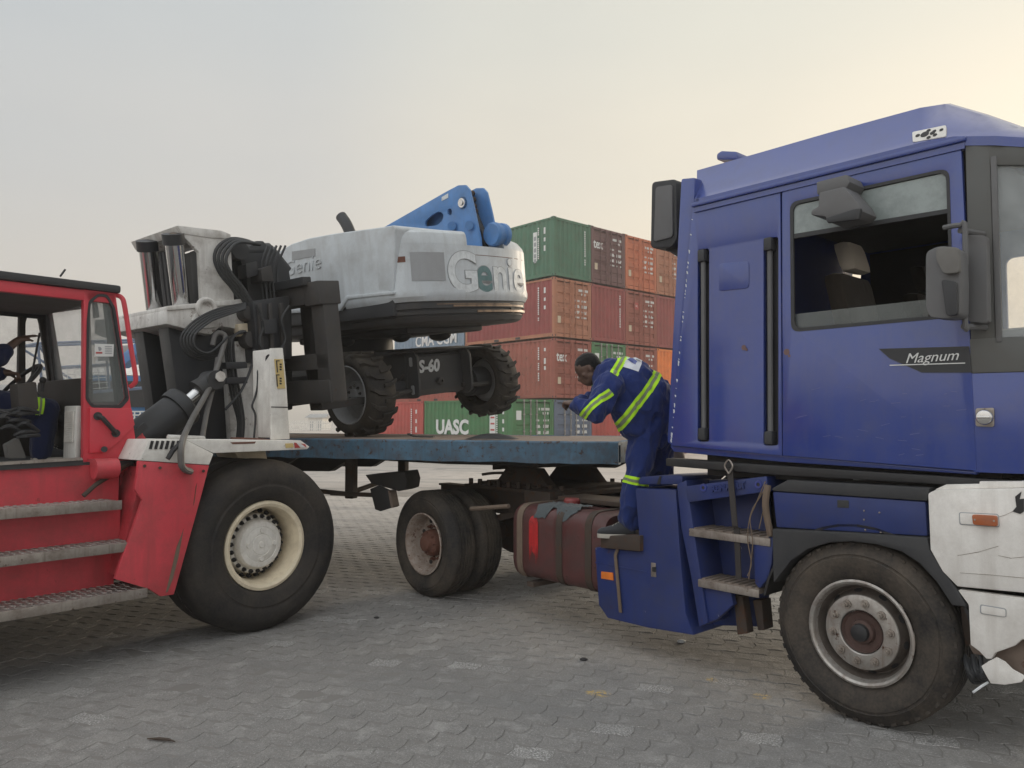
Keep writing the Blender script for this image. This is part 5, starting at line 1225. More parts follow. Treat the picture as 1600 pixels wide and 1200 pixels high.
# --- hoses
for i in range(4):
    o = i * 6.0; hose([(398 + i * 3, 382), (386 + i * 2, 376 + o * .2), (362 + o * .6, 373 + o * .35), (342 + o, 384 + o * .3), (335 + o, 404 + o * .2), (344 + o, 428), (362 + o, 450), (378 + o * .9, 476), (388 + o * .6, 500)], .017, 1.20 - i * .05)
for i in range(5):
    o = i * 5.0; hose([(384, 474 + i * 2), (340, 483 + o * .7), (306 + o, 500 + o * .2), (285 + o, 522), (284 + o, 540), (296 + o, 556 - o * .3), (318 + o * .6, 562 - o * .6), (340 + o * .3, 556 - o), (356, 534 - o * .4)], .011, 1.08 - i * .03)
for i in range(4):
    o = i * 5.0; hose([(384, 518), (372 - i * 2, 520 + i * 1.5), (354 + o * .7, 540), (356 + o * .8, 580), (362 + o * .9, 620), (372 + o * .6, 660), (368 + o * .6, 700)], .013, 1.12 - (i % 3) * .04)
hose([(398, 545), (392, 575), (376, 612), (352, 640)], .013, 1.0)
for i in range(5):
    o = i * 7; hose([(418 + o, 384), (408 + o * .9, 420), (412 + o * .8, 470), (416 + o * .7, 520), (420 + o * .6, 555)], .013, 1.30 - (i % 2) * .05)
hose([(430, 470), (436, 495), (420, 520), (416, 535), (424, 545), (452, 548)], .014, 1.18)
for q in ((372, 566), (372, 590)): obj('hose_clamp', kp([(q[0] - 19, q[1]), (q[0] + 14, q[1] - 1), (q[0] + 15, q[1] + 9), (q[0] - 18, q[1] + 10)], 1.0, 1.16, r=.01), M['mast_black'], fk, .01)
# grey bent grab pipes
obj('grab_pipe', MB().tube(smooth_path([k(298, 737, -.08), k(288, 733, -.13), k(283, 722, -.15), k(285, 690, -.10), k(300, 655, .35), k(330, 600, .75), k(348, 545, .95), k(352, 526, 1.0), k(344, 520, 1.02), k(336, 524, 1.02), k(332, 540, 1.0)], 5), .024, 10), M['hose_grey'], fk)
obj('grab_pipe', MB().tube(smooth_path([k(316, 684, .40), k(322, 650, .6), k(334, 600, .8), k(340, 560, .95)], 5), .022, 10), M['hose_grey'], fk)
obj('pipe_flange', kp([(290, 730), (299, 731), (298, 740), (290, 739)], -.09, -.06), M['hose_grey'], fk, .004)
obj('hand_lever', MB().tube([k(262, 717, -.13), k(270, 704, -.13), k(284, 690, -.11)], [.018, .020, .014], 8), M['black'], fk)
obj('grab_bar', MB().tube([k(262, 683, .2), k(290, 684, .2), k(318, 685, .3)], .02, 8), M['white_mast'], fk)

# ================================================================ flatbed trailer
TY = R(-21); tf = Vector((math.cos(TY), math.sin(TY), 0)); tn = Vector((-math.sin(TY), math.cos(TY), 0))
KPW = T.m @ V(FU, 1.24, 0)                                  # kingpin sits on the fifth wheel
ZD = 1.555; TWH = 1.22
TRL = Frame((KPW + tf * 1.0 - tn * TWH).to_tuple(), TY)      # origin under the near front corner; x back is negative
td = thing('flatbed_trailer', 'flatbed trailer with faded blue side beam coupled behind the tractor', 'trailer', TRL)
TLEN = 12.2; W2 = 2 * TWH
edge = MB(); n = 90; rr = random.Random(11); vs = []
for i in range(n + 1):                                       # dented edge beam
    x = -TLEN * i / n; dz = rr.uniform(-.006, .006); dy = rr.uniform(-.006, .006)
    vs += [V(x, dy, ZD - .195 + dz), V(x, dy, ZD - .012 + dz * .6), V(x, .012, ZD + dz * .5), V(x, .10, ZD + dz * .3), V(x, .10, ZD - .03), V(x, .012, ZD - .03), V(x, .012, ZD - .18), V(x, .10, ZD - .18), V(x, .10, ZD - .195)]
edge.loft([vs[i * 9:(i + 1) * 9] for i in range(n + 1)])
obj('side_beam', edge, M['trailer_blue'], td)
obj('far_side_beam', MB().span((-TLEN, W2 - .1, ZD - .195), (0, W2, ZD)), M['trailer_blue'], td, .01)
obj('front_beam', MB().span((-.10, .101, ZD - .19), (-.004, W2 - .101, ZD - .002)), M['trailer_blue'], td, .008)
npl = 24
for i in range(npl):                                         # deck sheets laid across
    x0, x1 = -.10 - (TLEN - .1) * i / npl, -.10 - (TLEN - .1) * (i + 1) / npl
    o = obj('deck_sheet', MB().span((x0 - .006, .102, ZD - .03), (x1 + .006, W2 - .102, ZD - .004 + rr.uniform(-.004, .004))), M['deck'], td)
for y in (.72, W2 - .84):
    bmw = MB().prism([V(-3.0, y, ZD - .195), V(-3.15, y, ZD - .23), V(-3.42, y, ZD - .38), V(-TLEN, y, ZD - .52), V(-TLEN, y, ZD - .195)], (0, .12, 0))
    obj('main_beam', bmw, M['dark_steel'], td)
    obj('front_beam_web', MB().prism([V(-.05, y, ZD - .195), V(-.2, y, ZD - .27), V(-2.0, y, ZD - .27), V(-3.0, y, ZD - .24), V(-3.0, y, ZD - .195)], (0, .1, 0)), M['dark_steel'], td)
for i in range(20): x = -.3 - i * .6; obj('cross_bearer', MB().span((x, .1, ZD - .17), (x - .06, W2 - .1, ZD - .03)), M['dark_steel'], td)
obj('coupling_plate', MB().prism([V(-.3, .55, ZD - .225), V(-1.75, .55, ZD - .225), V(-1.95, .62, ZD - .20), V(-.2, .62, ZD - .20)], (0, 1.3, 0)).cyl((-1.0, TWH, ZD - .225), (-1.0, TWH, ZD - .30), .05), M['dark_steel'], td)
obj('side_rail', MB().prism([V(-3.4, .14, ZD - .196), V(-3.8, .14, ZD - .40), V(-TLEN, .14, ZD - .42), V(-TLEN, .14, ZD - .196)], (0, .05, 0)), M['dark_steel'], td)
t_ = TRL.side
lgx = t_(548, 770, .62).x
for y in (.58, W2 - .72):
    lg = obj('landing_leg', MB().span((lgx - .05, y, .90 if y < 1 else 1.02), (lgx + .05, y + .10, ZD - .2)), M['dark_iron'], td, .01)
obj('leg_brace', MB().tube([V(lgx, .6, .96), V(lgx, W2 - .7, 1.08)], .028, 8).tube([V(lgx, .64, .94), V(lgx - 1.1, .64, 1.0)], .026, 8), M['dark_iron'], td)
obj('leg_brace', MB().span(t_(516, 768, .5), t_(586, 774, .5) + V(0, .05, -.02)), M['dark_iron'], td)
# drooping spare carrier and mud flap
c1 = TRL.sides([(570, 742), (610, 738), (632, 736), (636, 750), (634, 764), (622, 768), (610, 764), (596, 760), (580, 756)], .42)
obj('spare_carrier', MB().prism(c1, (0, .30, 0)), M['dark_steel'], td, .015)
obj('mud_flap', MB().prism(TRL.sides([(578, 764), (592, 758), (608, 766), (613, 793), (594, 799), (586, 796)], .34), (0, .03, 0)), M['black'], td, .006)
obj('flap_edge', MB().prism(TRL.sides([(606, 766), (610, 768), (615, 792), (611, 794)], .33), (0, .12, 0)), M['deck'], td)
for x in (-8.6, -9.95, -11.3):
    for y, a in ((-.0, 1), (W2, -1)):
        c = V(x, y + .04 * a, .52); wl = obj('trailer_wheel', MB().lathe([(.28, .0), (.26, .1), (.1, .12)], c, (0, a, 0), 30), M['rim_rust'], td)
        obj('tyre', MB().lathe(tyre_profile(.52, .36, .28), c, (0, a, 0), 36), M['tyre'], wl)
    obj('trailer_axle', MB().cyl((x, .2, .52), (x, W2 - .2, .52), .07), M['dark_iron'], td)
    for y in (.72, W2 - .84): obj('spring_hanger', MB().span((x - .5, y, .58), (x + .5, y + .1, ZD - .5)), M['dark_steel'], td)
# --- loose things on the deck
def on_deck(px, py, y): return TRL.m @ t_(px, py, y)
st1 = MB(); P = [TRL.m @ t_(a, b_, .35) for a, b_ in ((636, 679), (646, 683), (656, 687), (664, 688.5), (676, 688.8))]
P = [V(p.x, p.y, max(p.z, ZD + .012)) for p in P]
st1.loft([[p, p + V(.02, .05, .004), p + V(.02, .05, .014), p + V(0, 0, .012)] for p in P]); tag(obj('strap_offcut', st1, M['black']), 'dark bent strip of strapping curling up off the trailer deck', 'strap')
p0 = TRL.m @ V(t_(770, 688, .5).x, .5, ZD); hump = MB(); rr2 = random.Random(2); rings = []
for i in range(9):
    x = (i / 8 - .5) * .52; h = .055 * (1 - (2 * (i / 8) - 1) ** 2) + .004
    rings.append([p0 + tf * x + tn * (.08 * math.cos(q)) + V(0, 0, max(.001, h * math.sin(q) + rr2.uniform(-.003, .003))) for q in [math.pi * j / 6 for j in range(7)]])
hump.loft(rings); tag(obj('rubber_mat_scrap', hump, M['black']), 'low dark scrap of rubber lying on the trailer deck below the UASC sign', 'rubber scrap')

# ================================================================ boom lift carried on the forks
BL = Frame((-1.937, 10.344, 1.675), R(-41), R(6.6))
bt = thing('boom_lift', 'grey-white boom lift with blue boom and lugged tyres hanging on the forks', 'boom lift', BL)
b = BL.side
def bp2(pts, y0, y1, holes=(), r=0.0): return pris(pts, y0, y1, holes, r, BL)
LR, LWD = .485, .355
def lift_wheel(x, y, sgn, near):
    """outer face at y, tyre runs inward by sgn"""
    c = V(x, y, LR); a = V(0, sgn, 0)
    def L(prof, n=48): return MB().lathe(prof, c, a, n)
    rim = obj('wheel', L([(.325, .02), (.332, .0), (.322, -.004), (.312, .008), (.300, .09), (.285, .17), (.25, .20), (.15, .20), (.15, .13), (.14, .115), (.06, .11), (.055, .09), (.001, .09)]), M['rim_grey'], bt, ang=28)
    obj('tyre', L([(.32, .02), (.335, .004), (.38, -.012), (LR - .075, -.006), (LR - .045, .015), (LR - .028, .04), (LR - .028, LWD - .04), (LR - .045, LWD - .015), (LR - .08, LWD + .006), (.36, LWD + .01), (.32, LWD - .02)]), M['tyre_lift'], rim, ang=40)
    n = 17; lug = MB()
    for i in range(n):
        for sd in (0, 1):
            t0 = 2 * math.pi * (i + .5 * sd) / n; pts = []
            for f, dt, hw in ((-.05, .13, .045), (.03, .10, .050), (.22, .02, .062), (.46, -.0, .062), (.53, -.01, .058)):   # from shoulder to centre, hooked lug
                yy = f * LWD if not sd else LWD - f * LWD; h = LR if f > 0 else LR - .028
                pts.append((yy, t0 + dt, hw, h))
            rings = []
            for yy, t, hw, h in pts:
                def P(tt, rr_): return c + a * yy + V(math.cos(tt), 0, math.sin(tt)) * rr_
                rings.append([P(t - hw, LR - .05), P(t - hw * .72, h), P(t + hw * .72, h), P(t + hw, LR - .05)])
            lug.loft(rings)
    tag(obj('tread_lugs', lug, M['tyre_lift'], rim, ang=20), kind='stuff')
    nut_ring(rim, c + a * .115, a, .10, 9, .012, .022, M['carriage'])
    return rim
for x in (1.23, -1.23):
    lift_wheel(x, -1.05 - LWD / 2, 1, True); lift_wheel(x, 1.05 + LWD / 2, -1, False)
    ax_ = obj('axle', MB().span((x - .12, -.86, LR - .10), (x + .12, .86, LR + .10)), M['lift_black'], bt, .02)
    for sy in (-1, 1):
        obj('hub_drive', MB().cyl((x, sy * .70, LR), (x, sy * .98, LR), .19, n=20).cyl((x, sy * .60, LR), (x, sy * .72, LR), .14, n=16), M['lift_black'], ax_)
        obj('steer_link', MB().tube([V(x + .2, sy * .4, LR - .02), V(x + .24, sy * .84, LR - .04)], .03, 8), M['carriage'], ax_)
ch_ = obj('chassis', MB().prism([V(-1.35, -.46, .40), V(1.38, -.46, .40), V(1.38, -.46, .88), V(.9, -.46, .97), V(-.9, -.46, .97), V(-1.35, -.46, .88)], (0, .92, 0)), M['lift_black'], bt, .02)
# name plate end with rounded cheek plates
obj('end_plate', MB().span((1.381, -.40, .44), (1.42, .44, .86)), M['lift_black'], ch_, .02)
for y in (-.44, .44): obj('cheek_plate', MB().prism(rounded([V(.95, y, .37), V(1.56, y, .37), V(1.56, y, .93), V(.95, y, .93)], [.05, .10, .14, .05]), (0, .035, 0)), M['lift_black'], ch_, .006)
for y in (-.445, .48):
    for z in (.80, .47): obj('tie_slot', MB().prism(rounded([V(1.44, y - .004, z - .055), V(1.49, y - .004, z - .055), V(1.49, y - .004, z + .055), V(1.44, y - .004, z + .055)], .02), (0, -.008, 0)), M['patch_grey'], ch_)
text('lettering', 'S-60', .20, M['letter_white'], ch_, (1.424, -.30, .67), (0, 1, 0), sx=.95, bold=.008, shear=.15)
obj('tow_hook', MB().lathe([(.02, -.01), (.05, 0), (.045, .05), (.015, .06)], V(1.42, .02, .545), (1, 0, 0), 16), M['carriage'], ch_)
obj('axle_cover', MB().prism([V(.95, -.8, .93), V(1.45, -.8, .90), V(1.5, -.8, .93), V(1.0, -.8, .97)], (0, 1.6, 0)), M['lift_black'], ch_, .008)
obj('chassis_hose', MB().tube(smooth_path([V(1.0, -.47, .8), V(1.1, -.50, .62), V(1.25, -.50, .58), V(1.35, -.48, .66)], 5), .014, 6).tube(smooth_path([V(.7, -.48, .85), V(.9, -.52, .6), V(1.05, -.5, .55)], 5), .014, 6), M['carriage'], ch_)
obj('fork_cross_tube', MB().span((-.6, -1.0, .60), (-.35, 1.0, .72)), M['lift_black'], ch_, .01)
obj('turntable_ring', MB().cyl((0, 0, .95), (0, 0, 1.14), .42, n=36), M['lift_black'], bt)
tt = obj('turntable', MB().prism([V(-1.5, -1.12, 1.21), V(1.75, -1.12, 1.21), V(1.75, -1.12, 1.36), V(-1.5, -1.12, 1.36)], (0, 2.24, 0)).span((-.7, -.5, 1.13), (1.5, .8, 1.22)), M['lift_black'], bt, .04)
for i, (x, y, r_) in enumerate(((.7, .1, .10), (.95, .55, .13), (1.2, -.3, .09), (.3, -.5, .12))): obj('hydraulic_fitting', MB().sphere(V(x, y, 1.12), r_, (1.3, 1, .6)), M['lift_black'], tt)
# --- side cowl (near side) and its dark skirt
yn = -1.20
cw = [(418, 410), (433, 394), (455, 381), (482, 372), (520, 365), (560, 359), (600, 354), (614, 351.5), (618, 356), (614, 456), (541, 463), (528, 481), (418, 486)]
hood = obj('side_cowl', bp2(cw, yn, -.42), M['lift_white'], bt, .05, 3)
obj('cowl_step', bp2([(418, 484), (527, 480), (540, 462), (614, 455), (614, 460), (543, 468), (531, 486), (418, 491)], yn - .02, -.6), M['lift_white'], hood, .012)
obj('cowl_skirt', bp2([(418, 489), (531, 484), (543, 467), (613.5, 459), (615, 494), (535, 503), (418, 512)], yn + .015, -.5), M['lift_black'], bt, .015)
obj('cowl_label', bp2([(456, 393), (492, 388), (492, 400), (456, 407)], yn - .006, yn + .01), M['patch_grey'], hood)
obj('far_cowl', MB().prism([p + V(0, 0, -.1) for p in BL.sides(cw, yn)], (0, .78, 0)), M['lift_white'], bt, .05).location = (-.75, 1.60, 0)
p = b(444, 430, yn - .004); q = b(516, 413, yn - .004)
text('lettering', 'Genie', .25, M['lift_white'], hood, p + V(0, 0, -.02), (q - p), sx=1.25, ext=.006, bold=-.003, shear=.2)
# --- counterweight: rounded plan, stepped top
def cw_plan(k_=0.0):
    pts = [(1.30, -1.20), (1.90, -1.20), (2.08, -1.19), (2.21, -1.13), (2.31, -.98), (2.38, -.70), (2.42, -.35), (2.42, 0), (2.395, .30), (2.35, .55), (2.27, .76), (2.14, .95), (1.95, 1.09), (1.70, 1.15), (1.30, 1.17)]
    P = smooth_path([V(a, c, 0) for a, c in pts], 3)
    return [V(p.x - k_ * (1 if p.x > 1.3 else 0), p.y * (1 - k_ / 1.2), 0) for p in P]
def cw_mesh(levels, y0=-9, y1=9):
    mb = MB(); rings = []
    for z, k_ in levels:
        P = [p for p, b0 in zip(cw_plan(k_), cw_plan(0)) if y0 <= b0.y <= y1]
        if y0 > -9 or y1 < 9:
            P = [V(1.30, P[0].y, 0)] + P + [V(1.30, P[-1].y, 0)]
        rings.append([p + V(0, 0, z) for p in P])
    return mb.loft(rings)
cwt = obj('counterweight', cw_mesh([(1.43, .02), (1.48, -.005), (1.53, -.008), (1.58, .0), (2.00, .0), (2.03, .0)]), M['lift_white'], bt, ang=26)
obj('counterweight_top', cw_mesh([(2.0305, .0), (2.10, .004), (2.15, .018), (2.18, .045), (2.195, .09)], -9, -.30), M['lift_white'], cwt, ang=26)
obj('counterweight_shoulder', cw_mesh([(2.0305, .0), (2.08, .012), (2.14, .05), (2.18, .12)], .28, 9), M['lift_white'], cwt, ang=26)
cwb = obj('counterweight_base', cw_mesh([(1.20, .12), (1.22, .08), (1.27, .05), (1.275, .065), (1.29, .065), (1.295, .045), (1.33, .04), (1.335, .055), (1.35, .055), (1.355, .035), (1.425, .035)]), M['lift_cw'], bt, ang=26)
sc_m = paint('scraped_bare_metal', (.30, .20, .13), .45, .3, dirt=(.04, .038, .038), damt=.95, streak=False, scale=3)
for z0, z1, ya_, yb_ in ((1.392, 1.40, -.85, .45), (1.365, 1.385, -.6, .8), (1.30, 1.325, -.3, .98)):
    obj('scrape_mark', cw_mesh([(z0, .0315), (z1, .0315)], ya_, yb_), sc_m, cwb)
obj('base_hole', MB().cyl((2.20, .42, 1.33), (2.335, .44, 1.33), .042, n=14), M['black'], cwb)
obj('pinstripe_crack', MB().box((1.6, 0, 1.5), (.01, .01, .01)), M['hub_rust'], cwt) if False else None
def cw_pt(y):                                                # point and heading on the rear face
    P = cw_plan(); 
    for i in range(len(P) - 1):
        if P[i].y <= y <= P[i + 1].y and P[i].x > 1.5:
            f = (y - P[i].y) / max(1e-6, P[i + 1].y - P[i].y); return P[i].lerp(P[i + 1], f), (P[i + 1] - P[i]).normalized()
    return V(1.9, y, 0), V(0, 1, 0)
def cw_strip(y0, y1, z0, z1, off, th=.006, n=8):
    mb = MB(); rings = []
    for i in range(n + 1):
        p, d = cw_pt(y0 + (y1 - y0) * i / n); nn = V(d.y, -d.x, 0)
        rings.append([p + nn * off + V(0, 0, z0), p + nn * off + V(0, 0, z1), p + nn * (off - th) + V(0, 0, z1), p + nn * (off - th) + V(0, 0, z0)])
    return mb.loft(rings)
obj('grey_sticker', cw_strip(-1.06, -.68, 1.64, 1.94, .004), M['patch_grey'], cwt)
y = -.66
for chs, sz, wd, mt in (('G', .60, .40, 'letter_white'), ('e', .58, .28, 'letter_teal'), ('n', .58, .29, 'letter_white'), ('i', .58, .12, 'letter_white'), ('e', .56, .30, 'letter_white')):
    p, d = cw_pt(y + wd * .4); p0, _ = cw_pt(y); nn = V(d.y, -d.x, 0)
    if chs == 'G':
        text('letter_rim', chs, sz, M['patch_grey'], cwt, p0 + nn * .003 + V(0, 0, 1.535), d, ext=.003, sx=1.0, bold=.022)
        text('letter', chs, sz, M[mt], cwt, p0 + nn * .006 + V(0, 0, 1.535), d, ext=.003, sx=1.0, bold=.014)
    else:
        text('letter_rim', chs, sz, M['patch_grey'], cwt, p0 + nn * .003 + V(0, 0, 1.535), d, ext=.003, sx=1.0, bold=.018)
        text('letter', chs, sz, M[mt], cwt, p0 + nn * .006 + V(0, 0, 1.535), d, ext=.003, sx=1.0, bold=.010)
    y += wd
obj('scratch_line', cw_strip(-.50, .92, 1.925, 1.931, .0025), M['hub_rust'], cwt)
obj('rust_patch', cw_strip(-1.16, -1.10, 1.84, 1.90, .0025), M['hub_rust'], cwt)
obj('engine_box', MB().span((1.35, .50, 2.0), (1.86, .95, 2.26)), M['rim_grey'], bt, .02)
obj('box_handle', MB().tube([V(1.862, .64, 2.16), V(1.885, .64, 2.19), V(1.885, .84, 2.19), V(1.862, .84, 2.16)], .010, 6), M['patch_grey'], bt)
# --- exhaust
e0 = b(548, 366, -.35); obj('exhaust_pipe', MB().tube(smooth_path([e0 + V(.03, 0, -.1), e0 + V(.01, 0, .02), b(541, 350, -.35), b(533, 338, -.35)], 5), [.085] * 15 + [.07], 14) if False else MB().tube(smooth_path([e0 + V(.03, 0, -.1), e0, b(541, 350, -.35), b(533, 338, -.35)], 4), .072, 14), M['mast_black'], bt)
# --- boom
pt = [(560, 380), (600, 355), (650, 327), (698, 299), (716, 289.5), (727, 289), (733, 296), (740, 325), (750, 372), (752, 395), (640, 400)]
hs = [[(664, 346), (674, 336), (686, 330), (693, 334), (692, 343), (684, 352), (664, 354)], [(699, 326), (706, 326), (706, 336), (699, 336)]]
obj('boom_plate', bp2(pt, .06, .09, [(hs[0], .05), (hs[1], .05)]), M['lift_blue'], bt, .006)
PTL = BL.sides(pt, .06)
obj('boom_plate', MB().prism([p + V(0, .30, 0) for p in PTL], (0, .03, 0)), M['lift_blue'], bt, .006)
obj('slot_back', bp2([(655, 325), (712, 318), (712, 360), (655, 362)], .20, .21), M['lift_blue'], bt)
obj('boom_top_plate', MB().prism([p + V(0, .031, 0) for p in BL.sides([(600, 358), (712, 294), (714, 297), (606, 361)], .06)], (0, .268, 0)), M['lift_blue'], bt)
c = b(722, 317, .05); obj('pivot_pin', MB().lathe([(.0, -.03), (.03, -.03), (.032, -.015), (.055, -.015), (.058, .0)], c + V(0, .0, 0), (0, 1, 0), 20), M['chrome'], bt); obj('pin_boss', MB().cyl(c + V(0, .01, 0), c + V(0, .03, 0), .075, n=20), M['lift_blue'], bt)
obj('boom_sticker', bp2([(690, 308), (700, 302), (700, 309), (690, 314)], .054, .06), M['letter_white'], bt)
for q in ((733, 352), (706, 353)): obj('pin_boss', MB().cyl(b(*q, .0), b(*q, .07), .05, n=16), M['lift_blue'], bt)
c = b(769, 366, .18); dr = obj('slew_cylinder', MB().lathe([(.0, .0), (.12, .0), (.14, .03), (.14, .08), (.12, .09), (.12, .15), (.138, .16), (.138, .21), (.12, .22), (.06, .22), (.05, .24), (.0, .24)], c + V(0, -.02, 0), (0, 1, 0), 26), M['lift_blue'], bt)
obj('hose_bundle', MB().tube(smooth_path([b(741, 335, .3), b(748, 352, .3), b(756, 372, .3), b(760, 390, .3)], 4), .05, 8).tube(smooth_path([b(738, 310, .35), b(744, 335, .35), b(752, 360, .36)], 4), .03, 8), M['hose'], bt)
for q in ((738, 302), (740, 312), (741, 322), (743, 330)): obj('chain_bolt', MB().sphere(b(*q, .3), .035), M['dark_iron'], bt)
bx0, bx1 = V(1.0, .30, 2.30), V(-6.2, .30, 1.98)
obj('boom_tube', MB().prism([bx0 + V(0, -.16, -.20), bx0 + V(0, .16, -.20), bx0 + V(0, .16, .18), bx0 + V(0, -.16, .18)], (bx1 - bx0)), M['lift_blue'], bt, .03)
obj('jib_tube', MB().prism([bx1 + V(.6, -.11, -.14), bx1 + V(.6, .11, -.14), bx1 + V(.6, .11, .10), bx1 + V(.6, -.11, .10)], V(-2.6, 0, -.75)), M['lift_blue'], bt, .02)
# --- basket at the boom's far end, seen through the red cab
M['basket'] = paint('blue_grey_rail', (.14, .20, .32), .5, damt=.3)
bs = obj('basket', MB().span((-10.05, -1.0, .62), (-9.0, 1.55, .68)), M['basket'], bt, .01)
def rail(pts, r=.026): return obj('basket_rail', MB().tube(pts, r, 8), M['basket'], bs)
for z in (1.72, 1.22):
    P = [V(-9.0, -1.0, z), V(-10.05, -1.0, z), V(-10.05, 1.55, z), V(-9.0, 1.55, z)]; rail(smooth_path(P, 1) + [P[0]])
for p in ((-9.0, -1.0), (-10.05, -1.0), (-10.05, 1.55), (-9.0, 1.55), (-9.0, .28), (-10.05, .28)): rail([V(*p, .66), V(*p, 1.72)])
rail([V(-9.0, -1.0, 1.70), V(-9.0, -.45, .68)]); rail([V(-10.05, -1.0, 1.70), V(-10.05, .28, .68)])
obj('control_panel', MB().span((-9.02, .1, 1.3), (-8.75, .7, 1.6)), M['patch_grey'], bs, .02)
bm_ = MB()
for i in range(9): bm_.span((-8.99, -.98 + i * .15, .7), (-8.985, -.965 + i * .15, 1.2))
for i in range(5): bm_.span((-8.991, -.98, .72 + i * .11), (-8.984, .27, .735 + i * .11))
tag(obj('basket_mesh', bm_, M['white_flat'], bs), kind='stuff')

# ================================================================ people
def capsule(mb, a, b_, r0, r1=None, n=14):
    a, b_ = Vector(a), Vector(b_); r1 = r0 if r1 is None else r1; d = b_ - a; L = d.length
    z = d.normalized() if L > 1e-6 else V(0, 0, 1); x = z.orthogonal().normalized(); y = z.cross(x); rings = []
    def ring(c, r): return [c + (x * math.cos(2 * math.pi * i / n) + y * math.sin(2 * math.pi * i / n)) * max(r, 1e-4) for i in range(n)]
    for j in range(5): t = R(90 * j / 4); rings.append(ring(a - z * r0 * math.cos(t), r0 * math.sin(t)))
    for j in range(5): t = R(90 * j / 4); rings.append(ring(b_ + z * r1 * math.sin(t), r1 * math.cos(t)))
    return mb.loft(rings, cap=False)
def fused(name, caps, voxel, mat, parent, amp=0.0, freq=6.0, smooth=4, deci=1.0):
    """one continuous skin grown round a skeleton of tapered capsules"""
    mb = MB()
    for c in caps:
        if len(c) == 3: mb.sphere(c[0], c[1], c[2], 18, 12)
        else: capsule(mb, *c)
    me = bpy.data.meshes.new(name); me.from_pydata(mb.v, [], mb.f)
    bm = bmesh.new(); bm.from_mesh(me); bmesh.ops.remove_doubles(bm, verts=bm.verts, dist=2e-4); bmesh.ops.recalc_face_normals(bm, faces=bm.faces); bm.to_mesh(me); bm.free()
    o = bpy.data.objects.new(name, me); COL.objects.link(o)
    m = o.modifiers.new('r', 'REMESH'); m.mode = 'VOXEL'; m.voxel_size = voxel
    s_ = o.modifiers.new('s', 'SMOOTH'); s_.factor = .5; s_.iterations = smooth
    bpy.context.view_layer.update(); me2 = bpy.data.meshes.new_from_object(o.evaluated_get(bpy.context.evaluated_depsgraph_get()))
    bpy.data.objects.remove(o)
    if amp:
        for v, n in [(v, v.normal.copy()) for v in me2.vertices]:
            p = v.co; q = noise.noise(Vector((p.x * freq, p.y * freq, p.z * freq * .6))) + .6 * noise.noise(Vector((p.x * freq * 2.3 + 5, p.y * freq * 2.3, p.z * freq * 1.2)))
            v.co = p + n * amp * (1 - abs(q) * 2.2)
    me2.materials.clear(); me2.materials.append(mat); me2.polygons.foreach_set('use_smooth', [True] * len(me2.polygons)); me2.name = name
    return link(name, me2, None, parent)
def band(name, src, p, n, hw, off, mat, parent, centre=None, rad=9.0):
    """tape sewn round a garment: the slice of its surface between two planes, lifted off by a few mm"""
    p, n = Vector(p), Vector(n).normalized(); bm = bmesh.new(); bm.from_mesh(src.data)
    for s_ in (1, -1):
        g_ = bm.verts[:] + bm.edges[:] + bm.faces[:]
        bmesh.ops.bisect_plane(bm, geom=g_, plane_co=p + n * hw * s_, plane_no=n * s_, clear_outer=True)
    if centre is not None: bmesh.ops.delete(bm, geom=[f for f in bm.faces if (f.calc_center_median() - Vector(centre)).length > rad], context='FACES')
    bm.normal_update()
    for v in bm.verts: v.co += v.normal * off
    me = bpy.data.meshes.new(name); bm.to_mesh(me); bm.free(); me.materials.clear(); me.materials.append(mat)
    return link(name, me, None, parent)
def head_caps(H, f, u):
    f = Vector(f).normalized(); u = (Vector(u) - f * Vector(u).dot(f)).normalized(); s_ = f.cross(u)
    c = [(H - f * .012 + u * .035, H + f * .010 + u * .035, .092, .090), (H + f * .030 + u * .01, H + f * .052 - u * .055, .066, .052),
         (H + f * .058 - u * .082, H + f * .064 - u * .080, .030, .026), (H + f * .075 + u * .020, H + f * .108 - u * .018, .012, .017),
         (H + f * .088 - u * .046, H + f * .092 - u * .046, .022, .020), (H + f * .085 - u * .062, H + f * .088 - u * .062, .020, .018)]
    for q in (-1, 1):
        c += [(H + s_ * q * .030 + f * .078 + u * .028, H + s_ * q * .048 + f * .066 + u * .026, .014, .012), (H + s_ * q * .082 - f * .012 + u * .016, H + s_ * q * .085 - f * .008 - u * .020, .013, .010),
              (H + s_ * q * .052 + f * .052 - u * .015, H + s_ * q * .050 + f * .050 - u * .03, .026, .022), (H + s_ * q * .052 + f * .012 - u * .045, H + f * .050 - u * .080 + s_ * q * .018, .024, .022)]
    return c, f, u, s_
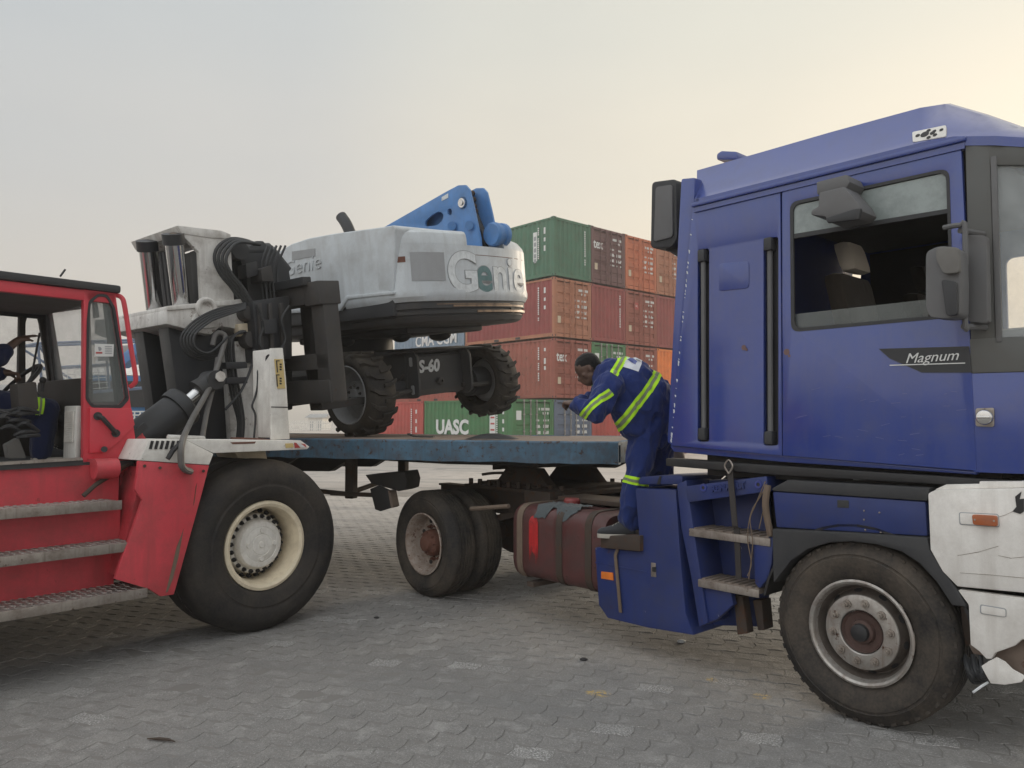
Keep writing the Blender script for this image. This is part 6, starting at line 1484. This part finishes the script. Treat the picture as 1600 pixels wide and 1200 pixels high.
def hand_caps(wr, d, up, side, curl=.6, k_=1.0):
    """palm, four unequal bent fingers, a thumb leaving the side of the palm"""
    d = Vector(d).normalized(); up = (Vector(up) - d * Vector(up).dot(d)).normalized(); s_ = d.cross(up) * side
    c = [(wr, wr + d * .03 * k_, .028 * k_, .027 * k_)]
    for i, (off, ln) in enumerate(((.030, .070), (.010, .080), (-.010, .074), (-.029, .058))):
        b0 = wr + d * .035 * k_ + s_ * off * .7 * k_; b1 = wr + d * .090 * k_ + s_ * off * k_; c.append((b0, b1, .016 * k_, .012 * k_))
        a1 = curl * (.8 + .08 * i); d1 = (d * math.cos(a1) - up * math.sin(a1)); d2 = (d * math.cos(a1 * 2.1) - up * math.sin(a1 * 2.1))
        m = b1 + d1 * ln * .52 * k_; c += [(b1, m, .0105 * k_, .0095 * k_), (m, m + d2 * ln * .48 * k_, .0095 * k_, .0075 * k_)]
    t0 = wr + d * .03 * k_ + s_ * .028 * k_; t1 = wr + d * .062 * k_ + s_ * .052 * k_ - up * .018 * k_; t2 = wr + d * .092 * k_ + s_ * .042 * k_ - up * .04 * k_
    return c + [(t0, t1, .015 * k_, .012 * k_), (t1, t2, .011 * k_, .008 * k_)]
def human(label, base, J, group=None, hand_up=(0, 0, 1)):
    """J: world joints; the figure's origin is at its feet"""
    base = Vector(base); j = {a: Vector(q) - base for a, q in J.items() if isinstance(q, (Vector, tuple)) and a not in ('face', 'crown')}
    t = thing('person', label, 'person', None, base, group=group)
    hc, f, u, s_ = head_caps(j['head'], J['face'], J['crown'])
    core = hc + [(j['neck'], j['head'] - u * .05 - f * .02, .058, .055), (j['chest'], j['neck'], .12, .07), (j['hip'], j['chest'], .11, .13)]
    for q in ('n', 'f'):
        core += [(j['sh_' + q], j['neck'], .06, .06), (j['sh_' + q], j['el_' + q], .052, .042), (j['el_' + q], j['wr_' + q], .040, .028),
                 (j['hip'], j['kn_' + q], .085, .055), (j['kn_' + q], j['an_' + q], .055, .042), (j['an_' + q], j['an_' + q].lerp(j['toe_' + q], .28) - V(0, 0, .03), .036, .026)]
        core += hand_caps(j['wr_' + q], j['hd_' + q] - j['wr_' + q], J.get('hup_' + q, hand_up), 1 if q == 'n' else -1, J.get('curl_' + q, .75))
    body = fused('body', core, .0075, M['skin'], t, smooth=3)
    hair = fused('hair', [(j['head'] - f * .020 + u * .042, j['head'] - f * .002 + u * .046, .095, .092), (j['head'] - f * .06 - u * .01, j['head'] - f * .05 + u * .03, .050, .06)], .008, M['hair'], t, .0012, 60, 2)
    for q in (-1, 1): obj('eye', MB().sphere(j['head'] + f * .072 + s_ * q * .036 + u * .008, .0115, nu=10, nv=7), M['hub_white'], t)
    return t, j, f, u, s_
def shoe(parent, an, toe, up=(0, 0, 1), sole_c=None):
    d = (toe - an); d = (d - Vector(up) * d.dot(Vector(up))).normalized(); upv = Vector(up); heel = V(an.x, an.y, toe.z) - d * .06
    rings = []; so = []; sd = upv.cross(d)
    for x, w_, h in ((0, .030, .105), (.02, .038, .118), (.08, .042, .120), (.12, .044, .104), (.17, .046, .078), (.22, .047, .062), (.26, .042, .054), (.285, .030, .040), (.295, .014, .024)):
        c = heel + d * x
        rings.append([c + sd * w_ * math.cos(q) * (1 if math.sin(q) < .5 else .92) + upv * (h * .5 + h * .5 * math.sin(q)) for q in [2 * math.pi * i / 14 for i in range(14)]])
        so.append([c + sd * (w_ + .004) - upv * .022, c + sd * (w_ + .006) + upv * .010, c - sd * (w_ + .006) + upv * .010, c - sd * (w_ + .004) - upv * .022])
    s_ = obj('shoe', MB().loft(rings), M['shoe'], parent, ang=60); obj('sole', MB().loft(so), M['sole'], s_, .005)
    lc = MB()
    for i in range(5): c = heel + d * (.100 + .022 * i) + upv * (.112 - .013 * i); lc.tube([c - sd * .022, c + upv * .006, c + sd * .022 + d * .01], .0035, 5)
    tag(obj('laces', lc, M['sole'], s_), kind='stuff')
def Wp(px, py, D): 
    fr = Frame((0, D, 0), 0).side(px, py, 0); return V(fr.x, D, fr.z)
# --- the man bending over between truck and trailer
D0 = (T.m @ T.side(965, 836, .06)).y
ft = Wp(984, 835, D0)
J = dict(head=Wp(921, 578, D0 + .10), face=(-.80, .10, -.58), crown=(-.52, .12, .84), neck=Wp(950, 585, D0 + .08), chest=Wp(972, 598, D0 + .06), hip=Wp(1014, 655, D0 + .06),
         sh_n=Wp(950, 604, D0 - .15), el_n=Wp(932, 643, D0 - .24), wr_n=Wp(899, 632, D0 - .12), hd_n=Wp(880, 627, D0 - .04),
         sh_f=Wp(956, 580, D0 + .26), el_f=Wp(935, 622, D0 + .32), wr_f=Wp(906, 630, D0 + .20), hd_f=Wp(888, 626, D0 + .12),
         kn_n=Wp(994, 745, D0 - .04), an_n=Wp(981, 815, D0), toe_n=Wp(937, 835, D0 + .05), kn_f=Wp(1030, 745, D0 + .3), an_f=Wp(1034, 820, D0 + .32), toe_f=Wp(1005, 842, D0 + .36), curl_n=1.15, curl_f=1.1, hup_n=(.2, -.5, .85))
man, j, f, u, s_ = human('man in navy coverall with yellow-silver stripes bending behind the blue truck cab', ft, J)
def L(px, py, dd=0.0): return Wp(px, py, D0 + dd) - ft
cov = fused('coverall', [
    (j['sh_n'] + V(.02, .02, 0), j['sh_f'], .100, .095), (L(958, 592, .05), L(985, 604, .06), .150, .20), (L(982, 600, .06), L(1010, 626, .06), .20, .212), (L(1006, 622, .06), L(1016, 652, .07), .208, .165),
    (L(972, 622, -.02), L(992, 662, .0), .12, .12), (L(1000, 650, .02), L(1004, 684, .02), .13, .075), (L(1022, 650, .1), L(1024, 684, .12), .15, .12),
    (j['neck'] + V(.01, 0, -.01), L(962, 592, .06), .082, .12),
    (j['sh_n'], L(936, 634, -.22), .094, .086), (L(936, 634, -.22), j['el_n'], .086, .076), (j['el_n'], j['wr_n'] + (j['el_n'] - j['wr_n']) * .12, .074, .050),
    (j['sh_f'], j['el_f'], .085, .07), (j['el_f'], j['wr_f'], .068, .05),
    (L(1010, 668, .04), j['kn_n'], .118, .088), (j['kn_n'], L(984, 812, .0), .086, .078), (L(1024, 672, .14), j['kn_f'], .13, .10), (j['kn_f'], L(1034, 815, .32), .095, .08)],
    .009, M['navy'], man, .019, 7.5, 2)
ax_t = (L(1016, 640) - L(958, 586)); ax_t = V(ax_t.x, .0, ax_t.z).normalized()
def tape(p, n, hw, centre, rad):
    band('hivis_band', cov, p, n, hw, .004, M['hivis'], man, centre, rad); band('silver_band', cov, p, n, hw * .34, .0065, M['silver_tape'], man, centre, rad)
tape(L(997, 624), L(1020, 640) - L(972, 604), .036, L(1000, 620, .05), .42)
cb = L(966, 573, -.08); tape(cb, L(1020, 640) - L(972, 606), .032, L(972, 568, -.10), .145)
tape(L(930, 634, -.23), (L(937, 640, -.24) - L(930, 618, -.2)) * .6 + (L(905, 633) - L(935, 640)) * -.3, .030, L(930, 634, -.22), .16)
tape(L(991, 750, -.02), L(995, 742) - L(986, 800), .030, L(990, 750, -.03), .17)
# back print lies on the cloth between the bands
pm = bmesh.new(); pm.from_mesh(cov.data); pc = L(990, 568, -.16); keep = []
fr_ = Frame(ft + V(0, 0, 0), 0)
def inpoly(px, py, P):
    c = False
    for i in range(len(P)):
        (x1, y1), (x2, y2) = P[i], P[i - 1]
        if (y1 > py) != (y2 > py) and px < (x2 - x1) * (py - y1) / (y2 - y1) + x1: c = not c
    return c
def patch(name, poly, off, mat):
    """cloth print: the part of the coverall's back that lies under a slanted four-sided badge"""
    bm = bmesh.new(); bm.from_mesh(cov.data); bm.normal_update(); P = [L(a, c, 0) for a, c in poly]; P2 = [(q.x, q.z) for q in P]; k_ = len(P2)
    for i in range(k_):
        a, c = P[i], P[(i + 1) % k_]; e = (c - a); n = V(e.z, 0, -e.x).normalized(); mid = sum(P, V(0, 0, 0)) / k_
        if (mid - a).dot(n) > 0: n = -n
        bmesh.ops.bisect_plane(bm, geom=bm.verts[:] + bm.edges[:] + bm.faces[:], plane_co=a, plane_no=n, clear_outer=True)
    bmesh.ops.delete(bm, geom=[q for q in bm.faces if q.normal.y > .05], context='FACES'); bm.normal_update()
    for v in bm.verts: v.co += v.normal * off
    me = bpy.data.meshes.new(name); bm.to_mesh(me); bm.free(); me.materials.clear(); me.materials.append(mat); return link(name, me, None, man)
patch('back_badge', [(981, 555), (1004, 563), (993, 583), (971, 574)], .004, M['white_cloth'] if 'white_cloth' in M else M['letter_white'])
tag(patch('badge_print', [(979, 563), (987, 559), (994, 566), (990, 572)], .0065, M['cab_blue']), kind='stuff')
patch('badge_lettering', [(992, 562), (1000, 565), (999, 567), (992, 564)], .0065, M['patch_grey'])
shoe(man, j['an_n'], j['toe_n']); shoe(man, j['an_f'], j['toe_f'])
collar = fused('collar', [(j['neck'] + V(-.01, -.03, .03), j['neck'] + V(.0, .05, .03), .062, .062)], .008, M['navy'], man)
# --- forklift driver, mostly outside the frame
def kw(px, py, y): return K.m @ k(px, py, y)
zs = zd + .48
hipw = K.m @ V(-2.42, .98, zs + .06)
J = dict(head=K.m @ V(-2.36, .98, zs + .84), face=(math.cos(R(49)), math.sin(R(49)), -.1), crown=(0, 0, 1), neck=K.m @ V(-2.42, .98, zs + .66), chest=K.m @ V(-2.44, .98, zs + .48), hip=hipw,
         sh_n=K.m @ V(-2.42, .78, zs + .58), el_n=kw(-6, 560, .80), wr_n=kw(26, 533, .86), hd_n=kw(50, 522, .90), sh_f=K.m @ V(-2.42, 1.18, zs + .58), el_f=kw(-25, 590, 1.15), wr_f=kw(6, 582, 1.0), hd_f=kw(26, 584, .98),
         kn_n=kw(72, 640, .86), an_n=kw(64, 706, .84), toe_n=kw(92, 716, .84), kn_f=kw(74, 640, 1.12), an_f=kw(66, 702, 1.12), toe_f=kw(94, 712, 1.12), curl_n=.28, curl_f=1.2, hup_n=(0, 0, 1))
drv, j, f, u, s_ = human('driver in navy coverall sitting in the red cab, one hand raised', K.m @ V(-2.1, .98, zd + .02), J)
o0 = K.m @ V(-2.1, .98, zd + .02)
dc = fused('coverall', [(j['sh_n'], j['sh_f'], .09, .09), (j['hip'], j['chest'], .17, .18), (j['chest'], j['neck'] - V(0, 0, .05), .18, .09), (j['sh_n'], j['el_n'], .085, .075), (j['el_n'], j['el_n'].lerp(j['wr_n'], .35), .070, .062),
    (j['sh_f'], j['el_f'], .08, .07), (j['el_f'], j['wr_f'].lerp(j['el_f'], .2), .066, .052), (j['hip'], j['kn_n'], .13, .09), (j['hip'], j['kn_f'], .13, .09), (j['kn_n'], j['an_n'], .088, .075), (j['kn_f'], j['an_f'], .088, .075)], .012, M['shaded_navy'], drv, .007, 8.0, 3)
band('hivis_band', dc, kw(60, 634, .86) - o0, j['kn_n'] - j['hip'], .025, .005, M['hivis'], drv, kw(60, 632, .76) - o0, .085)
band('silver_band', dc, kw(60, 634, .86) - o0, j['kn_n'] - j['hip'], .008, .007, M['silver_tape'], drv, kw(60, 632, .76) - o0, .085)
shoe(drv, j['an_n'], j['toe_n']); shoe(drv, j['an_f'], j['toe_f'])

# ================================================================ small loose things
tp = T.m @ V(TK0 + (TK1 - TK0) * .38, .22, 1.0); rg = MB(); rr3 = random.Random(9); N = 14; vs = []
for i in range(N):
    for q in range(N):
        a, c = i / (N - 1), q / (N - 1); lx = TK0 + (TK1 - TK0) * (.27 + .42 * a) + .02 * math.sin(9 * c); s0 = c * .30 * (.55 + .45 * abs(math.sin(5 * a + 1.0)) if a > .35 else 1.0)
        yy = .36 - s0
        if yy > .25: ly, lz = yy, zt + .012
        else:
            th = min((.25 - yy) / .15, 1.35); ly, lz = .25 - .158 * math.sin(th), zt - .15 + .162 * math.cos(th)
        w_ = noise.noise(Vector((a * 7, c * 7, 2))); vs.append(T.m @ V(lx, ly - max(0, w_) * .012, lz + abs(w_) * .035))
rg.add(vs, [(i * N + q, i * N + q + 1, (i + 1) * N + q + 1, (i + 1) * N + q) for i in range(N - 1) for q in range(N - 1)])
tag(obj('rag', rg, M['rag'], ang=70), 'crumpled grey rag lying over the edge of the maroon fuel tank', 'rag')
G0 = Frame((0, 0, 0), 0)
tw = [G0.flat(a, c, .008) for a, c in ((230, 1154), (248, 1156), (262, 1157), (274, 1159))]
tag(obj('twig', MB().tube([tw[0], tw[1] + V(0, 0, .006), tw[2] + V(.0, .004, .004), tw[3]], [.003, .009, .008, .002], 6), M['dark_iron']), 'thin dark twig lying on the paving in the left foreground', 'twig')
for i, (a, c, m_, lab) in enumerate(((148, 1022, 'dark_iron', None), (588, 965, 'black', 'small dark pebble on the paving right of the big red machine wheel'), (912, 1030, 'black', 'small dark pebble on the paving below the blue locker'), (1065, 1002, 'letter_white', 'tiny pale chip of stone on the paving below the blue steps'))):
    if not lab: continue
    p = G0.flat(a, c, .006); sb = MB().sphere(p, .014 + .004 * i, (1.4, 1, .55), 8, 5); tag(obj('pebble', sb, M[m_]), lab, 'pebble')
st2 = [T.side(1520, 1082, -.05), T.side(1534, 1072, .0), T.side(1544, 1066, .03)]
obj('loose_wire', MB().tube(st2, .006, 5), M['letter_white'], tr)
cw_ = MB()
for i in range(7): cw_.tube(smooth_path([T.side(1508 + i * 4, 1024 + (i % 3) * 4, .08), T.side(1512 + i * 4, 1046 + (i * 7) % 9, .02), T.side(1522 + i * 4, 1066 - (i * 5) % 11, .06), T.side(1540, 1060, .12)], 5), .012, 6)
tag(obj('cable_tangle', cw_, M['hose'], tr), kind='stuff')
wr_ = MB()
for pts in (((1196, 752), (1180, 790), (1172, 812), (1176, 850), (1170, 905)), ((1198, 756), (1188, 776), (1174, 800), (1168, 840), (1174, 880), (1168, 900)), ((1200, 760), (1192, 800), (1186, 826))): wr_.tube(smooth_path([T.side(a, c, .0) for a, c in pts], 5), .0035, 5)
tag(obj('loose_wires', wr_, M['strap'], tr), kind='stuff')
obj('grab_handle', MB().tube(smooth_path([T.side(1200, 758, .0), T.side(1196, 790, -.01), T.side(1204, 836, .02)], 4), .022, 8), M['strap'], tr)

# ================================================================ smog
hz = bpy.data.materials.new('haze_air'); hz.use_nodes = True; ht = hz.node_tree; ht.nodes.clear()
vol = ht.nodes.new('ShaderNodeVolumePrincipled'); vol.inputs['Color'].default_value = (.92, .90, .87, 1); vol.inputs['Density'].default_value = HAZE; vol.inputs['Anisotropy'].default_value = .35
ho_ = ht.nodes.new('ShaderNodeOutputMaterial'); ht.links.new(vol.outputs[0], ho_.inputs['Volume'])
air = obj('haze', MB().span((-1600, -260, -1.1), (1600, 2600, 16)), hz); tag(air, kind='stuff')
